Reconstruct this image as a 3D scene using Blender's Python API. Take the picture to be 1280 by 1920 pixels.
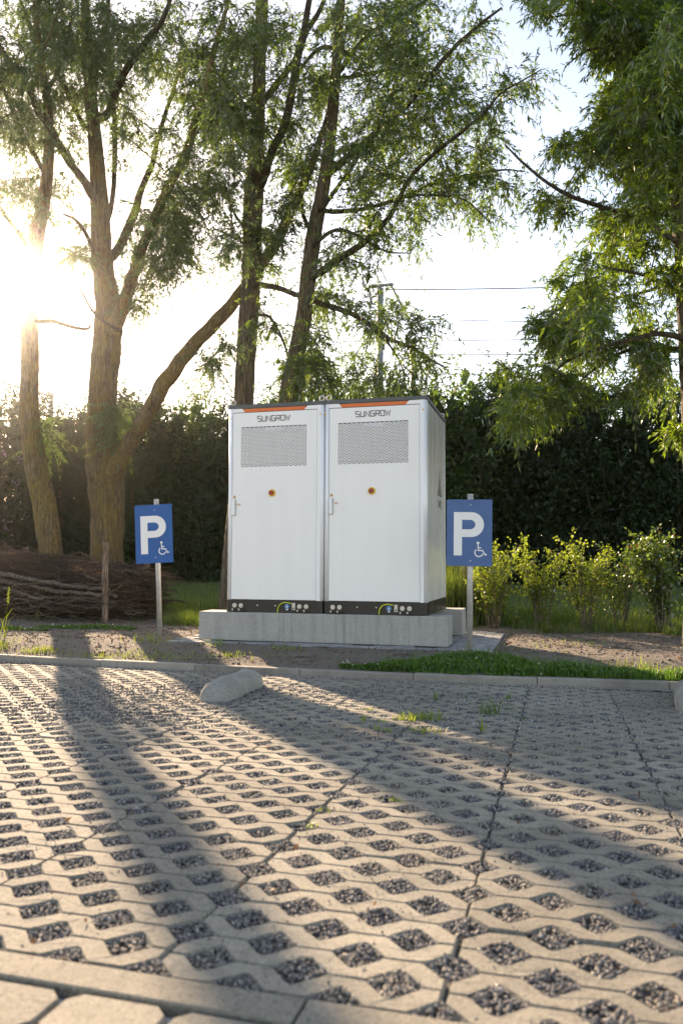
import bpy, bmesh, math, random
import numpy as np
from mathutils import Vector, Matrix, Euler

for o in list(bpy.data.objects):
    bpy.data.objects.remove(o, do_unlink=True)
scene = bpy.context.scene
COL = scene.collection
rng = np.random.default_rng(7)
random.seed(7)

# ------------------------------------------------------------------ camera
F, IW, IH = 1475.0, 1280.0, 1920.0
YAW, PITCH, ROLL = math.radians(15.24), math.atan(95 / 1475.0), math.radians(0.23)
CAMZ = 0.797
CAM = np.array([0.0, 0.0, CAMZ])
_fw = np.array([-math.sin(YAW) * math.cos(PITCH), math.cos(YAW) * math.cos(PITCH), math.sin(PITCH)])
_r0 = np.array([math.cos(YAW), math.sin(YAW), 0.0])
_u0 = np.cross(_r0, _fw)
_rt = math.cos(ROLL) * _r0 + math.sin(ROLL) * _u0
_up = -math.sin(ROLL) * _r0 + math.cos(ROLL) * _u0
cam_data = bpy.data.cameras.new('camera')
cam = bpy.data.objects.new('camera', cam_data)
COL.objects.link(cam)
cam.matrix_world = Matrix(((_rt[0], _up[0], -_fw[0], 0), (_rt[1], _up[1], -_fw[1], 0), (_rt[2], _up[2], -_fw[2], CAMZ), (0, 0, 0, 1)))
cam_data.sensor_fit = 'VERTICAL'
cam_data.sensor_height = 36.0
cam_data.sensor_width = 24.0
cam_data.lens = 36.0 * F / IH
cam_data.clip_start = 0.05
cam_data.clip_end = 3000
cam_data.dof.use_dof = True
cam_data.dof.focus_distance = 8.2
cam_data.dof.aperture_fstop = 3.2
scene.camera = cam

# ------------------------------------------------------------------ sky, sun, exposure
SUN_AZ, SUN_EL = math.radians(-39.3), math.radians(18.8)      # azimuth from +Y towards +X
world = bpy.data.worlds.new('World')
scene.world = world
world.use_nodes = True
wn = world.node_tree
sky = wn.nodes.new('ShaderNodeTexSky')
sky.sky_type = 'NISHITA'
sky.sun_disc = False
sky.sun_elevation = SUN_EL
sky.sun_rotation = SUN_AZ
sky.air_density = 1.0
sky.dust_density = 0.5
sky.ozone_density = 1.0
bg = wn.nodes['Background']
bg.inputs['Strength'].default_value = 0.105
wn.links.new(sky.outputs[0], bg.inputs[0])
sun_data = bpy.data.lights.new('sun', 'SUN')
sun_data.energy = 4.1
sun_data.angle = math.radians(0.7)
sun_data.color = (1.0, 0.87, 0.68)
sun = bpy.data.objects.new('sun', sun_data)
COL.objects.link(sun)
SUND = Vector((math.sin(SUN_AZ) * math.cos(SUN_EL), math.cos(SUN_AZ) * math.cos(SUN_EL), math.sin(SUN_EL)))
sun.rotation_euler = SUND.to_track_quat('Z', 'Y').to_euler()
sun.location = SUND * 60
scene.view_settings.view_transform = 'Standard'
scene.view_settings.look = 'None'
scene.view_settings.exposure = 1.95
scene.view_settings.use_white_balance = True
scene.view_settings.white_balance_temperature = 8150
scene.view_settings.white_balance_tint = 20
scene.view_settings.gamma = 1.0
scene.cycles.use_denoising = True
scene.cycles.max_bounces = 8
scene.cycles.transparent_max_bounces = 8
scene.cycles.volume_bounces = 0
scene.cycles.sample_clamp_indirect = 8.0

# ------------------------------------------------------------------ pixel -> place
def ray(px, py):
    return _fw + (px - IW / 2) / F * _rt + (IH / 2 - py) / F * _up
def at_y(px, py, Y):
    d = ray(px, py)
    return CAM + d * (Y / d[1])
SLOPE = -0.0283                                # the parking area drains away from the camera
def on_park(px, py):
    d = ray(px, py)
    return CAM + d * (-CAMZ / (d[2] - SLOPE * d[1]))
def on_z(px, py, z):
    d = ray(px, py)
    return CAM + d * ((z - CAMZ) / d[2])
def park_z(y):
    return SLOPE * y
KERB_Y = lambda x: 6.56 + 0.012 * (x + 1.6) ** 2 * (1.0 if x < -1.6 else 1.6)
SOIL = -0.03
def hnoise(x, y):
    return (np.sin(x * 2.3 + 1.3) * np.sin(y * 2.9 + .4) * .5 + np.sin(x * 5.7 + y * 1.7) * .25 + np.sin(y * 7.9 - x * 3.1 + 2.) * .25)
def ground_z(x, y):
    x = np.asarray(x, float); y = np.asarray(y, float)
    k = 6.56 + 0.012 * (x + 1.6) ** 2 * np.where(x < -1.6, 1.0, 1.6)
    k = np.minimum(k, 7.3)
    lo = SLOPE * y - 0.036
    t = np.clip((y - (k + .08)) / .8, 0, 1); t = t * t * (3 - 2 * t)
    hi0 = SLOPE * k + .052
    bump = hnoise(x, y) * .012 + hnoise(x * 3.1, y * 3.3) * .005
    edge = np.clip((y - (k + .08)) / .25, 0, 1)
    inpatio = ((x > -4.05) & (x < -.5) & (y > 7.5) & (y < 9.8))
    hi = hi0 + (SOIL - hi0) * t + bump * edge * np.where(inpatio, 0.0, 1.0) - np.where(inpatio, .03, 0)
    far = np.clip((y - 11) / 15, 0, 1)
    hi = hi + far * .25
    return np.where(y > k + .05, hi, lo)

# ------------------------------------------------------------------ node materials
def nmat(name):
    m = bpy.data.materials.new(name); m.use_nodes = True
    nt = m.node_tree
    return m, nt, nt.nodes['Principled BSDF'], nt.nodes['Material Output']
def N(nt, t, **kw):
    n = nt.nodes.new(t)
    for k, v in kw.items():
        if k.startswith('i_'):
            n.inputs[k[2:].replace('_', ' ')].default_value = v
        else:
            setattr(n, k, v)
    return n
def ramp(nt, fac, stops):
    r = nt.nodes.new('ShaderNodeValToRGB')
    el = r.color_ramp.elements
    while len(el) < len(stops): el.new(0.5)
    for e, (p, c) in zip(el, stops):
        e.position = p; e.color = (*c, 1) if len(c) == 3 else c
    nt.links.new(fac, r.inputs[0])
    return r.outputs[0]
def mixc(nt, fac, a, b, mode='MIX'):
    n = nt.nodes.new('ShaderNodeMix'); n.data_type = 'RGBA'; n.blend_type = mode
    for s, v in ((n.inputs[0], fac), (n.inputs[6], a), (n.inputs[7], b)):
        if hasattr(v, 'is_output'): nt.links.new(v, s)
        else: s.default_value = v if not isinstance(v, tuple) or len(v) == 4 else (*v, 1)
    return n.outputs[2]
def coord(nt, kind='Object', scale=(1, 1, 1)):
    tc = nt.nodes.new('ShaderNodeTexCoord'); mp = nt.nodes.new('ShaderNodeMapping')
    mp.inputs['Scale'].default_value = scale
    nt.links.new(tc.outputs[kind], mp.inputs[0])
    return mp.outputs[0]
def noise(nt, vec, scale, detail=5, rough=.6):
    n = nt.nodes.new('ShaderNodeTexNoise'); n.inputs['Scale'].default_value = scale
    n.inputs['Detail'].default_value = detail; n.inputs['Roughness'].default_value = rough
    if vec is not None: nt.links.new(vec, n.inputs['Vector'])
    return n.outputs['Fac']
def bump(nt, bsdf, h, strength=.4, dist=.01):
    b = nt.nodes.new('ShaderNodeBump'); b.inputs['Strength'].default_value = strength; b.inputs['Distance'].default_value = dist
    nt.links.new(h, b.inputs['Height']); nt.links.new(b.outputs[0], bsdf.inputs['Normal'])
def world_pos(nt):
    return nt.nodes.new('ShaderNodeNewGeometry').outputs['Position']

def mat_plain(name, col, rough=.5, metal=0.0, var=.06, scale=9):
    m, nt, b, o = nmat(name)
    f = noise(nt, world_pos(nt), scale)
    c2 = tuple(max(0, c * (1 - var * 2)) for c in col); c1 = tuple(min(1, c * (1 + var)) for c in col)
    nt.links.new(ramp(nt, f, [(.3, c2), (.7, c1)]), b.inputs['Base Color'])
    b.inputs['Roughness'].default_value = rough; b.inputs['Metallic'].default_value = metal
    return m
def mat_concrete(name, cols, sc=1.0, rough=.9, pits=.5, streak=False, rand=.12, moss=None, stain=0.0, speck=0.0):
    m, nt, b, o = nmat(name)
    p = world_pos(nt)
    f1 = noise(nt, p, 3.0 * sc, 6, .65); f2 = noise(nt, p, 160 * sc, 3, .7); f3 = noise(nt, p, 28 * sc, 5, .7)
    c = ramp(nt, f1, [(.3, cols[0]), (.55, cols[1]), (.75, cols[2])])
    c = mixc(nt, .35, c, ramp(nt, f3, [(.35, cols[0]), (.65, cols[2])]))
    c = mixc(nt, .55, c, ramp(nt, f2, [(.32, tuple(v * .55 for v in cols[0])), (.47, cols[1]), (.7, cols[2])]))
    if streak:
        mp = nt.nodes.new('ShaderNodeMapping'); mp.inputs['Scale'].default_value = (16, 16, .8); nt.links.new(p, mp.inputs[0])
        fs = noise(nt, mp.outputs[0], 1.0, 5, .7)
        c = mixc(nt, ramp(nt, fs, [(.48, (0, 0, 0)), (.7, (.55, .55, .55))]), c, tuple(v * .6 for v in cols[0]))
    if moss:
        fm = noise(nt, p, 2.2, 6, .7)
        c = mixc(nt, ramp(nt, fm, [(.55, (0, 0, 0)), (.75, (.5, .5, .5))]), c, moss)
    if speck:
        fk = noise(nt, p, 75, 2, .5); fk2 = noise(nt, p, 240, 2, .5)
        c = mixc(nt, ramp(nt, fk, [(.56, (0, 0, 0)), (.66, (speck,) * 3)]), c, tuple(v * .45 for v in cols[0]))
        c = mixc(nt, ramp(nt, fk2, [(.60, (0, 0, 0)), (.68, (speck,) * 3)]), c, tuple(min(1, v * 1.7) for v in cols[2]))
    if stain:
        fs2 = noise(nt, p, .9, 8, .72); fs3 = noise(nt, p, 11, 6, .8)
        c = mixc(nt, ramp(nt, fs2, [(.42, (0, 0, 0)), (.68, (stain,) * 3)]), c, tuple(v * .5 for v in cols[0]))
        c = mixc(nt, ramp(nt, fs3, [(.58, (0, 0, 0)), (.72, (stain * .8,) * 3)]), c, (.10, .085, .06))
    if rand:
        oi = nt.nodes.new('ShaderNodeObjectInfo')
        r = ramp(nt, oi.outputs['Random'], [(0, (1 - rand,) * 3), (1, (1 + rand * .5,) * 3)])
        c = mixc(nt, 1.0, c, r, 'MULTIPLY')
    nt.links.new(c, b.inputs['Base Color'])
    b.inputs['Roughness'].default_value = rough
    h = mixc(nt, .5, f2, f3)
    bump(nt, b, h, pits, .006)
    return m
def mat_leaf(name, dark, light, trans, tfac=.5, gloss=.06, rough=.45):
    m = bpy.data.materials.new(name); m.use_nodes = True
    nt = m.node_tree; nt.nodes.clear()
    out = nt.nodes.new('ShaderNodeOutputMaterial')
    g = nt.nodes.new('ShaderNodeNewGeometry')
    rnd = g.outputs['Random Per Island']
    c = ramp(nt, rnd, [(0, dark), (.6, tuple((a + b) / 2 for a, b in zip(dark, light))), (1, light)])
    t = mixc(nt, .7, c, trans)
    d = nt.nodes.new('ShaderNodeBsdfDiffuse'); tr = nt.nodes.new('ShaderNodeBsdfTranslucent'); gl = nt.nodes.new('ShaderNodeBsdfGlossy')
    gl.inputs['Roughness'].default_value = rough
    nt.links.new(c, d.inputs[0]); nt.links.new(t, tr.inputs[0])
    m1 = nt.nodes.new('ShaderNodeMixShader'); m1.inputs[0].default_value = tfac
    nt.links.new(d.outputs[0], m1.inputs[1]); nt.links.new(tr.outputs[0], m1.inputs[2])
    m2 = nt.nodes.new('ShaderNodeMixShader'); m2.inputs[0].default_value = gloss
    nt.links.new(m1.outputs[0], m2.inputs[1]); nt.links.new(gl.outputs[0], m2.inputs[2])
    nt.links.new(m2.outputs[0], out.inputs[0])
    return m
def mat_bark(name, cols, lichen, amt=.5, sc=1.0):
    m, nt, b, o = nmat(name)
    p = coord(nt, 'Object', (1, 1, .10))
    nn = nt.nodes.new('ShaderNodeTexNoise'); nn.inputs['Scale'].default_value = 9; nn.inputs['Detail'].default_value = 4; nt.links.new(p, nn.inputs['Vector'])
    sc_ = nt.nodes.new('ShaderNodeVectorMath'); sc_.operation = 'SCALE'; sc_.inputs['Scale'].default_value = .09
    wp = nt.nodes.new('ShaderNodeVectorMath'); wp.operation = 'ADD'
    nt.links.new(nn.outputs['Color'], sc_.inputs[0]); nt.links.new(p, wp.inputs[0]); nt.links.new(sc_.outputs[0], wp.inputs[1])
    f = noise(nt, wp.outputs[0], 34 * sc, 7, .75)
    f2 = noise(nt, wp.outputs[0], 70 * sc, 4, .7)
    v = nt.nodes.new('ShaderNodeTexVoronoi'); v.feature = 'DISTANCE_TO_EDGE'; v.inputs['Scale'].default_value = 30 * sc
    nt.links.new(wp.outputs[0], v.inputs['Vector'])
    crack = ramp(nt, v.outputs['Distance'], [(0, (0, 0, 0)), (.22, (1, 1, 1))])
    c = ramp(nt, f, [(.38, tuple(v_ * .6 for v_ in cols[0])), (.5, cols[1]), (.64, tuple(v_ * 1.15 for v_ in cols[2]))])
    pl = coord(nt, 'Object', (1, 1, .45))
    fl = noise(nt, pl, 4.5, 8, .78)
    c = mixc(nt, ramp(nt, fl, [(.40, (0, 0, 0)), (.60, (amt,) * 3)]), c, lichen)
    dk = mixc(nt, ramp(nt, f2, [(.35, (.15,) * 3), (.6, (.85,) * 3)]), tuple(v_ * .35 for v_ in cols[0]), c)
    c = mixc(nt, crack, dk, c)
    g = nt.nodes.new('ShaderNodeNewGeometry')
    c = mixc(nt, 1.0, c, ramp(nt, g.outputs['Random Per Island'], [(0, (.62, .62, .62)), (1, (1.25, 1.22, 1.18))]), 'MULTIPLY')
    nt.links.new(c, b.inputs['Base Color']); b.inputs['Roughness'].default_value = .95
    h = mixc(nt, .5, crack, f)
    bump(nt, b, h, 1.0, .035)
    return m

M = {}
def mat_coat(name, col, rough, amt=.16):
    m, nt, b, o = nmat(name)
    pz = world_pos(nt)
    mp = nt.nodes.new('ShaderNodeMapping'); mp.inputs['Scale'].default_value = (7, 7, .5); nt.links.new(pz, mp.inputs[0])
    f1 = noise(nt, mp.outputs[0], 1.5, 6, .7); f2 = noise(nt, pz, 55, 3, .6); f3 = noise(nt, pz, 1.4, 2, .4)
    c = mixc(nt, ramp(nt, f1, [(.45, (0, 0, 0)), (.8, (amt, amt, amt))]), (*col, 1), tuple(v * .72 for v in col))
    c = mixc(nt, ramp(nt, f2, [(.62, (0, 0, 0)), (.75, (.10, .10, .10))]), c, (.45, .41, .34))
    nt.links.new(c, b.inputs['Base Color'])
    nt.links.new(ramp(nt, f1, [(.3, (rough - .05,) * 3), (.8, (rough + .18,) * 3)]), b.inputs['Roughness'])
    bump(nt, b, f3, .10, .06)
    return m
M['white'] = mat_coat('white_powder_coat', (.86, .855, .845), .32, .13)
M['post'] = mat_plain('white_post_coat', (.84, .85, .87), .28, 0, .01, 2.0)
M['side'] = mat_coat('shaded_side_coat', (.70, .71, .69), .20, .04)  # cabinet white toned down and greened, side shade put into the coat
M['black'] = mat_plain('black_coat', (.012, .012, .013), .38, 0, .1, 30)
M['gap'] = mat_plain('dark_core', (.02, .02, .02), .8)  # near-black, shows as thin lines between door and posts
M['cap'] = mat_plain('dark_grey_cap', (.085, .09, .09), .45, 0, .05)
M['orange'] = mat_plain('orange_strip', (.78, .16, .03), .45, 0, .03)
M['recess'] = mat_plain('vent_inside', (.17, .155, .14), .8)
M['lightbar'] = mat_plain('pale_blue_plastic', (.45, .58, .85), .3)
M['letter'] = mat_plain('grey_letter', (.14, .122, .115), .5)
M['yellow'] = mat_plain('yellow_plastic', (.85, .50, .02), .4)
M['red'] = mat_plain('red_plastic', (.32, .012, .01), .3)
M['amber'] = mat_plain('amber_sticker', (.62, .30, .03), .5)
M['sticker'] = mat_plain('pale_sticker', (.82, .72, .64), .5)
M['rust'] = mat_plain('sticker_print', (.45, .16, .06), .6)
M['steel'] = mat_plain('zinc_steel', (.62, .58, .54), .42, .5, .08, 60)
M['pole'] = mat_plain('galvanised_pole', (.50, .49, .47), .5, .35, .12, 25)
M['blue'] = mat_plain('blue_sign', (.002, .095, .32), .62, 0, .07, 6)
M['blue2'] = mat_plain('paler_blue_sign', (.05, .125, .30), .55, 0, .07, 6)  # a paler blue than the other sign plate
M['signwhite'] = mat_plain('sign_white', (.78, .78, .78), .45, 0, .01)
M['bluedot'] = mat_plain('earth_sticker_blue', (.02, .16, .42), .4)
M['cable'] = mat_plain('green_yellow_cable', (.25, .55, .05), .4)
M['cable2'] = mat_plain('yellow_stripe', (.75, .62, .03), .4)
M['slab'] = mat_concrete('paver_concrete', [(.158, .145, .113), (.26, .24, .19), (.355, .328, .265)], 1.0, .9, .75, False, .20, None, .6, .5)
M['bounce_court'] = mat_concrete('pale_bounce_paving', [(.42, .39, .34), (.50, .465, .41), (.56, .525, .47)], 1.0, .9, .3, False, 0)  # kept pale so the sheet throws light back
M['kerb'] = mat_concrete('kerb_concrete', [(.24, .215, .18), (.33, .30, .26), (.42, .385, .34)], 1.0, .9, .45, False, .15, (.10, .085, .05), .7)
M['block'] = mat_concrete('cast_concrete', [(.27, .265, .25), (.36, .355, .335), (.43, .42, .40)], .7, .85, .16, True, 0)
M['stop'] = mat_concrete('wheel_stop_concrete', [(.19, .18, .16), (.32, .31, .28), (.46, .445, .41)], 1.3, .95, 1.0, False, 0, None, .65, .5)
M['paver'] = mat_concrete('grey_paver', [(.20, .20, .20), (.28, .28, .28), (.36, .355, .35)], 1.0, .88, .4, False, .25)
M['bark'] = mat_bark('willow_bark', [(.10, .072, .045), (.215, .16, .10), (.32, .25, .165)], (.36, .24, .055), .8)
M['bark2'] = mat_bark('willow_bark_grey', [(.085, .068, .052), (.19, .155, .12), (.30, .25, .195)], (.29, .195, .07), .55)
M['barkdark'] = mat_bark('limb_bark', [(.05, .038, .026), (.11, .085, .058), (.17, .135, .095)], (.17, .125, .04), .4, 1.6)
M['deadwood'] = mat_bark('dead_branch_bark', [(.13, .10, .078), (.27, .215, .17), (.44, .37, .30)], (.16, .12, .07), .3, 2.0)
M['twig'] = mat_bark('dead_twig', [(.10, .065, .046), (.20, .135, .095), (.36, .26, .19)], (.12, .09, .05), .2, 3.0)
M['stake'] = mat_bark('weathered_stake', [(.15, .105, .075), (.27, .20, .15), (.38, .30, .235)], (.25, .18, .12), .2, 1.2)
M['greentwig'] = mat_plain('green_twig', (.10, .085, .03), .7, 0, .2, 10)
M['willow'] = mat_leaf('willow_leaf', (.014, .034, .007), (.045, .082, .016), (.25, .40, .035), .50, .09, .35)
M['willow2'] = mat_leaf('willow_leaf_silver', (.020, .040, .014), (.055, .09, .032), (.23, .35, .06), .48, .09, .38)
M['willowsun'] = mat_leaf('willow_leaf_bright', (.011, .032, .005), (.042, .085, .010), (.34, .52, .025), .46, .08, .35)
M['hedge'] = mat_leaf('hedge_leaf', (.006, .017, .005), (.020, .046, .011), (.07, .15, .02), .3, .03, .55)
M['hedge2'] = mat_leaf('hedge_leaf_grey', (.008, .016, .008), (.022, .040, .019), (.05, .10, .03), .3, .03, .55)
M['hedge_lit'] = mat_leaf('hedge_leaf_sunlit', (.008, .024, .004), (.036, .078, .012), (.16, .30, .02), .38, .04, .5)  # brighter copy of the hedge leaf, sunlight put into its green
M['shrub'] = mat_leaf('shrub_leaf', (.045, .075, .010), (.13, .17, .018), (.38, .50, .04), .55, .06)
M['shrubdark'] = mat_leaf('shrub_dark_leaf', (.025, .055, .012), (.09, .14, .025), (.25, .38, .03), .45, .10, .3)
M['grass'] = mat_leaf('grass_blade', (.018, .042, .008), (.085, .13, .018), (.24, .34, .03), .45, .05)
M['weed'] = mat_leaf('weed_leaf', (.08, .14, .015), (.20, .28, .03), (.42, .50, .04), .45, .05)
M['clover'] = mat_leaf('clover_leaf', (.03, .085, .012), (.085, .175, .022), (.18, .38, .02), .4, .05)
M['dryleaf'] = mat_leaf('dry_leaf', (.09, .042, .022), (.24, .14, .07), (.26, .12, .04), .3, .03)
M['blossom'] = mat_leaf('pale_blossom', (.55, .55, .42), (.8, .8, .7), (.6, .6, .5), .3, .02)
M['lilac'] = mat_leaf('lilac_blossom', (.22, .15, .27), (.42, .32, .46), (.4, .3, .4), .3, .02)
M['mast'] = mat_plain('mast_paint', (.16, .19, .20), .6, .2, .1)
M['wire'] = mat_plain('wire_metal', (.10, .11, .12), .5, .6)
M['insul'] = mat_plain('insulator_brown', (.08, .035, .02), .3)

def mat_gravel():
    m, nt, b, o = nmat('gravel_stone')
    g = nt.nodes.new('ShaderNodeNewGeometry')
    c = ramp(nt, g.outputs['Random Per Island'], [(0, (.06, .061, .066)), (.45, (.14, .138, .14)), (.8, (.225, .215, .20)), (.94, (.32, .285, .24)), (1, (.48, .45, .41))])
    sandm = noise(nt, g.outputs['Position'], 1.7, 5, .7)
    sand = ramp(nt, g.outputs['Random Per Island'], [(0, (.13, .115, .095)), (.6, (.25, .22, .18)), (1, (.38, .34, .285))])
    c = mixc(nt, ramp(nt, sandm, [(.47, (0, 0, 0)), (.60, (.9, .9, .9))]), c, sand)
    nt.links.new(c, b.inputs['Base Color']); b.inputs['Roughness'].default_value = .8
    return m
M['gravel'] = mat_gravel()
M['clod'] = mat_concrete('soil_clod', [(.06, .045, .033), (.14, .108, .08), (.26, .215, .17)], 1.0, .95, .5, False, 0)

def mat_ground():
    m, nt, b, o = nmat('ground_soil')
    p = world_pos(nt)
    sx = nt.nodes.new('ShaderNodeSeparateXYZ'); nt.links.new(p, sx.inputs[0])
    n1 = noise(nt, p, 1.6, 7, .65); n2 = noise(nt, p, 45, 5, .75); n3 = noise(nt, p, 9, 6, .7); n4 = noise(nt, p, 220, 2, .6)
    soil = ramp(nt, n3, [(.3, (.06, .044, .032)), (.5, (.13, .10, .074)), (.72, (.22, .178, .14))])
    soil = mixc(nt, .5, soil, ramp(nt, n2, [(.3, (.055, .042, .032)), (.5, (.15, .12, .09)), (.72, (.32, .27, .22))]))
    soil = mixc(nt, .3, soil, ramp(nt, n4, [(.35, (.05, .045, .04)), (.65, (.30, .27, .24))]))
    green = ramp(nt, n2, [(.3, (.02, .035, .01)), (.7, (.075, .10, .025))])
    # grassy verge beyond the open soil
    mr = nt.nodes.new('ShaderNodeMapRange'); mr.inputs['From Min'].default_value = 9.6; mr.inputs['From Max'].default_value = 11.4
    nt.links.new(sx.outputs['Y'], mr.inputs['Value'])
    ad = nt.nodes.new('ShaderNodeMath'); ad.operation = 'ADD'; nt.links.new(mr.outputs[0], ad.inputs[0])
    nn = nt.nodes.new('ShaderNodeMath'); nn.operation = 'MULTIPLY_ADD'; nn.inputs[1].default_value = 1.4; nn.inputs[2].default_value = -.75
    nt.links.new(n1, nn.inputs[0]); nt.links.new(nn.outputs[0], ad.inputs[1])
    c = mixc(nt, ramp(nt, ad.outputs[0], [(.25, (0, 0, 0)), (.6, (1, 1, 1))]), soil, green)
    # crushed stone bedding under the paving
    bed = ramp(nt, n4, [(.3, (.08, .075, .07)), (.5, (.16, .15, .14)), (.7, (.26, .24, .215))])
    lt = nt.nodes.new('ShaderNodeMath'); lt.operation = 'LESS_THAN'; lt.inputs[1].default_value = 6.6
    nt.links.new(sx.outputs['Y'], lt.inputs[0])
    c = mixc(nt, lt.outputs[0], c, bed)
    nt.links.new(c, b.inputs['Base Color']); b.inputs['Roughness'].default_value = .95
    bump(nt, b, mixc(nt, .6, n2, n3), 1.0, .05)
    return m
M['ground'] = mat_ground()

# ------------------------------------------------------------------ mesh helpers
def mesh_np(name, verts, quads=None, tris=None, mats=(), midx=None, smooth=False):
    me = bpy.data.meshes.new(name)
    verts = np.asarray(verts, np.float32).reshape(-1, 3)
    faces = []
    nq = 0 if quads is None else len(quads); ntr = 0 if tris is None else len(tris)
    loops = np.concatenate([np.asarray(quads, np.int32).ravel() if nq else np.zeros(0, np.int32), np.asarray(tris, np.int32).ravel() if ntr else np.zeros(0, np.int32)])
    starts = np.concatenate([np.arange(nq) * 4, nq * 4 + np.arange(ntr) * 3]).astype(np.int32)
    me.vertices.add(len(verts)); me.vertices.foreach_set('co', verts.ravel())
    me.loops.add(len(loops)); me.loops.foreach_set('vertex_index', loops)
    me.polygons.add(nq + ntr); me.polygons.foreach_set('loop_start', starts)
    if smooth: me.polygons.foreach_set('use_smooth', np.ones(nq + ntr, bool))
    for m in mats: me.materials.append(m)
    if midx is not None: me.polygons.foreach_set('material_index', np.asarray(midx, np.int32))
    me.update(calc_edges=True); me.validate()
    return me
def link(name, data, parent=None, loc=None):
    o = bpy.data.objects.new(name, data); COL.objects.link(o)
    if parent is not None: o.parent = parent
    if loc is not None: o.location = loc
    return o
def thing(name, label, cat, loc=(0, 0, 0), rotz=0.0, group=None):
    o = bpy.data.objects.new(name, None); COL.objects.link(o); o.empty_display_size = .1
    o.location = loc; o.rotation_euler = (0, 0, rotz); o['label'] = label; o['category'] = cat
    if group: o['group'] = group
    return o
def tag(o, label, cat, group=None):
    o['label'] = label; o['category'] = cat
    if group: o['group'] = group
    return o
def bm_obj(name, bm, mat, parent=None, smooth=False):
    me = bpy.data.meshes.new(name)
    bmesh.ops.recalc_face_normals(bm, faces=bm.faces[:])
    bm.to_mesh(me); bm.free()
    for m_ in (mat if isinstance(mat, (list, tuple)) else [mat]): me.materials.append(m_)
    if smooth:
        me.polygons.foreach_set('use_smooth', np.ones(len(me.polygons), bool))
    return link(name, me, parent)
def box(x0, x1, y0, y1, z0, z1, bevel=0.0, seg=1, bm=None):
    bm2 = bmesh.new()
    bmesh.ops.create_cube(bm2, size=1)
    bmesh.ops.scale(bm2, vec=(x1 - x0, y1 - y0, z1 - z0), verts=bm2.verts)
    bmesh.ops.translate(bm2, vec=((x0 + x1) / 2, (y0 + y1) / 2, (z0 + z1) / 2), verts=bm2.verts)
    if bevel: bmesh.ops.bevel(bm2, geom=bm2.edges[:], offset=bevel, segments=seg, affect='EDGES', profile=.5)
    return bm2
def part_box(name, ext, mat, parent, bevel=0.0, seg=1, smooth=False):
    return bm_obj(name, box(*ext, bevel, seg), mat, parent, smooth)
def prism(pts, y0, y1, bevel=0.0):
    """outline in x,z extruded along y"""
    bm = bmesh.new()
    a = [bm.verts.new((x, y0, z)) for x, z in pts]; b = [bm.verts.new((x, y1, z)) for x, z in pts]
    n = len(pts)
    bm.faces.new(a); bm.faces.new(b[::-1])
    for i in range(n): bm.faces.new((a[i], b[i], b[(i + 1) % n], a[(i + 1) % n]))
    return bm
def cyl(p0, p1, r0, r1=None, seg=16, bm=None):
    r1 = r0 if r1 is None else r1
    bm = bm or bmesh.new()
    p0 = Vector(p0); p1 = Vector(p1); d = (p1 - p0).normalized()
    u = d.orthogonal().normalized(); w = d.cross(u)
    A = [bm.verts.new(p0 + (u * math.cos(t) + w * math.sin(t)) * r0) for t in [2 * math.pi * i / seg for i in range(seg)]]
    B = [bm.verts.new(p1 + (u * math.cos(t) + w * math.sin(t)) * r1) for t in [2 * math.pi * i / seg for i in range(seg)]]
    for i in range(seg): bm.faces.new((A[i], A[(i + 1) % seg], B[(i + 1) % seg], B[i]))
    bm.faces.new(A[::-1]); bm.faces.new(B)
    return bm
def catmull(P, n):
    P = np.asarray(P, float)
    Q = np.vstack([2 * P[0] - P[1], P, 2 * P[-1] - P[-2]])
    out = []
    for i in range(1, len(Q) - 2):
        t = np.linspace(0, 1, n, endpoint=False)[:, None]
        a, b, c, d = Q[i - 1], Q[i], Q[i + 1], Q[i + 2]
        out.append(.5 * ((2 * b) + (-a + c) * t + (2 * a - 5 * b + 4 * c - d) * t ** 2 + (-a + 3 * b - 3 * c + d) * t ** 3))
    out.append(Q[-2][None])
    return np.vstack(out)
def tube(path, rad, sides=8, lump=0.0, cap=True):
    """verts, quads, tris of a tapered tube along a path"""
    path = np.asarray(path, float); n = len(path)
    rad = np.broadcast_to(np.asarray(rad, float), (n,))
    T = np.gradient(path, axis=0); T /= np.linalg.norm(T, axis=1, keepdims=True) + 1e-9
    ref = np.array([0, 0, 1.0]) if abs(T[0][2]) < .9 else np.array([1.0, 0, 0])
    u = np.cross(T[0], ref); u /= np.linalg.norm(u)
    V = np.zeros((n, sides, 3)); ang = np.arange(sides) * 2 * np.pi / sides
    ph = rng.uniform(0, 6.28, 6)
    for i in range(n):
        u = u - T[i] * np.dot(u, T[i]); u /= np.linalg.norm(u) + 1e-9
        w = np.cross(T[i], u)
        r = rad[i] * np.ones(sides)
        if lump:
            s = i * .35
            r = r * (1 + lump * (np.sin(2 * ang + ph[0] + s * .5) * .5 + np.sin(3 * ang + ph[1] - s * .8) * .4 + np.sin(5 * ang + ph[2] + s * 1.7) * .3 + .4 * np.sin(s * 2.1 + ph[3])) + lump * .35 * rng.normal(0, 1, sides))
        V[i] = path[i] + r[:, None] * (np.cos(ang)[:, None] * u + np.sin(ang)[:, None] * w)
    idx = np.arange(n * sides).reshape(n, sides)
    a = idx[:-1]; b = np.roll(idx, -1, 1)[:-1]; c = np.roll(idx, -1, 1)[1:]; d = idx[1:]
    quads = np.stack([a, b, c, d], -1).reshape(-1, 4)
    V = V.reshape(-1, 3); tris = np.zeros((0, 3), int)
    if cap:
        V = np.vstack([V, path[-1], path[0]]); e = n * sides
        k = np.arange(sides)
        tris = np.vstack([np.stack([idx[-1], np.roll(idx[-1], -1), np.full(sides, e)], -1), np.stack([np.roll(idx[0], -1), idx[0], np.full(sides, e + 1)], -1)])
    return V, quads, tris
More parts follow.
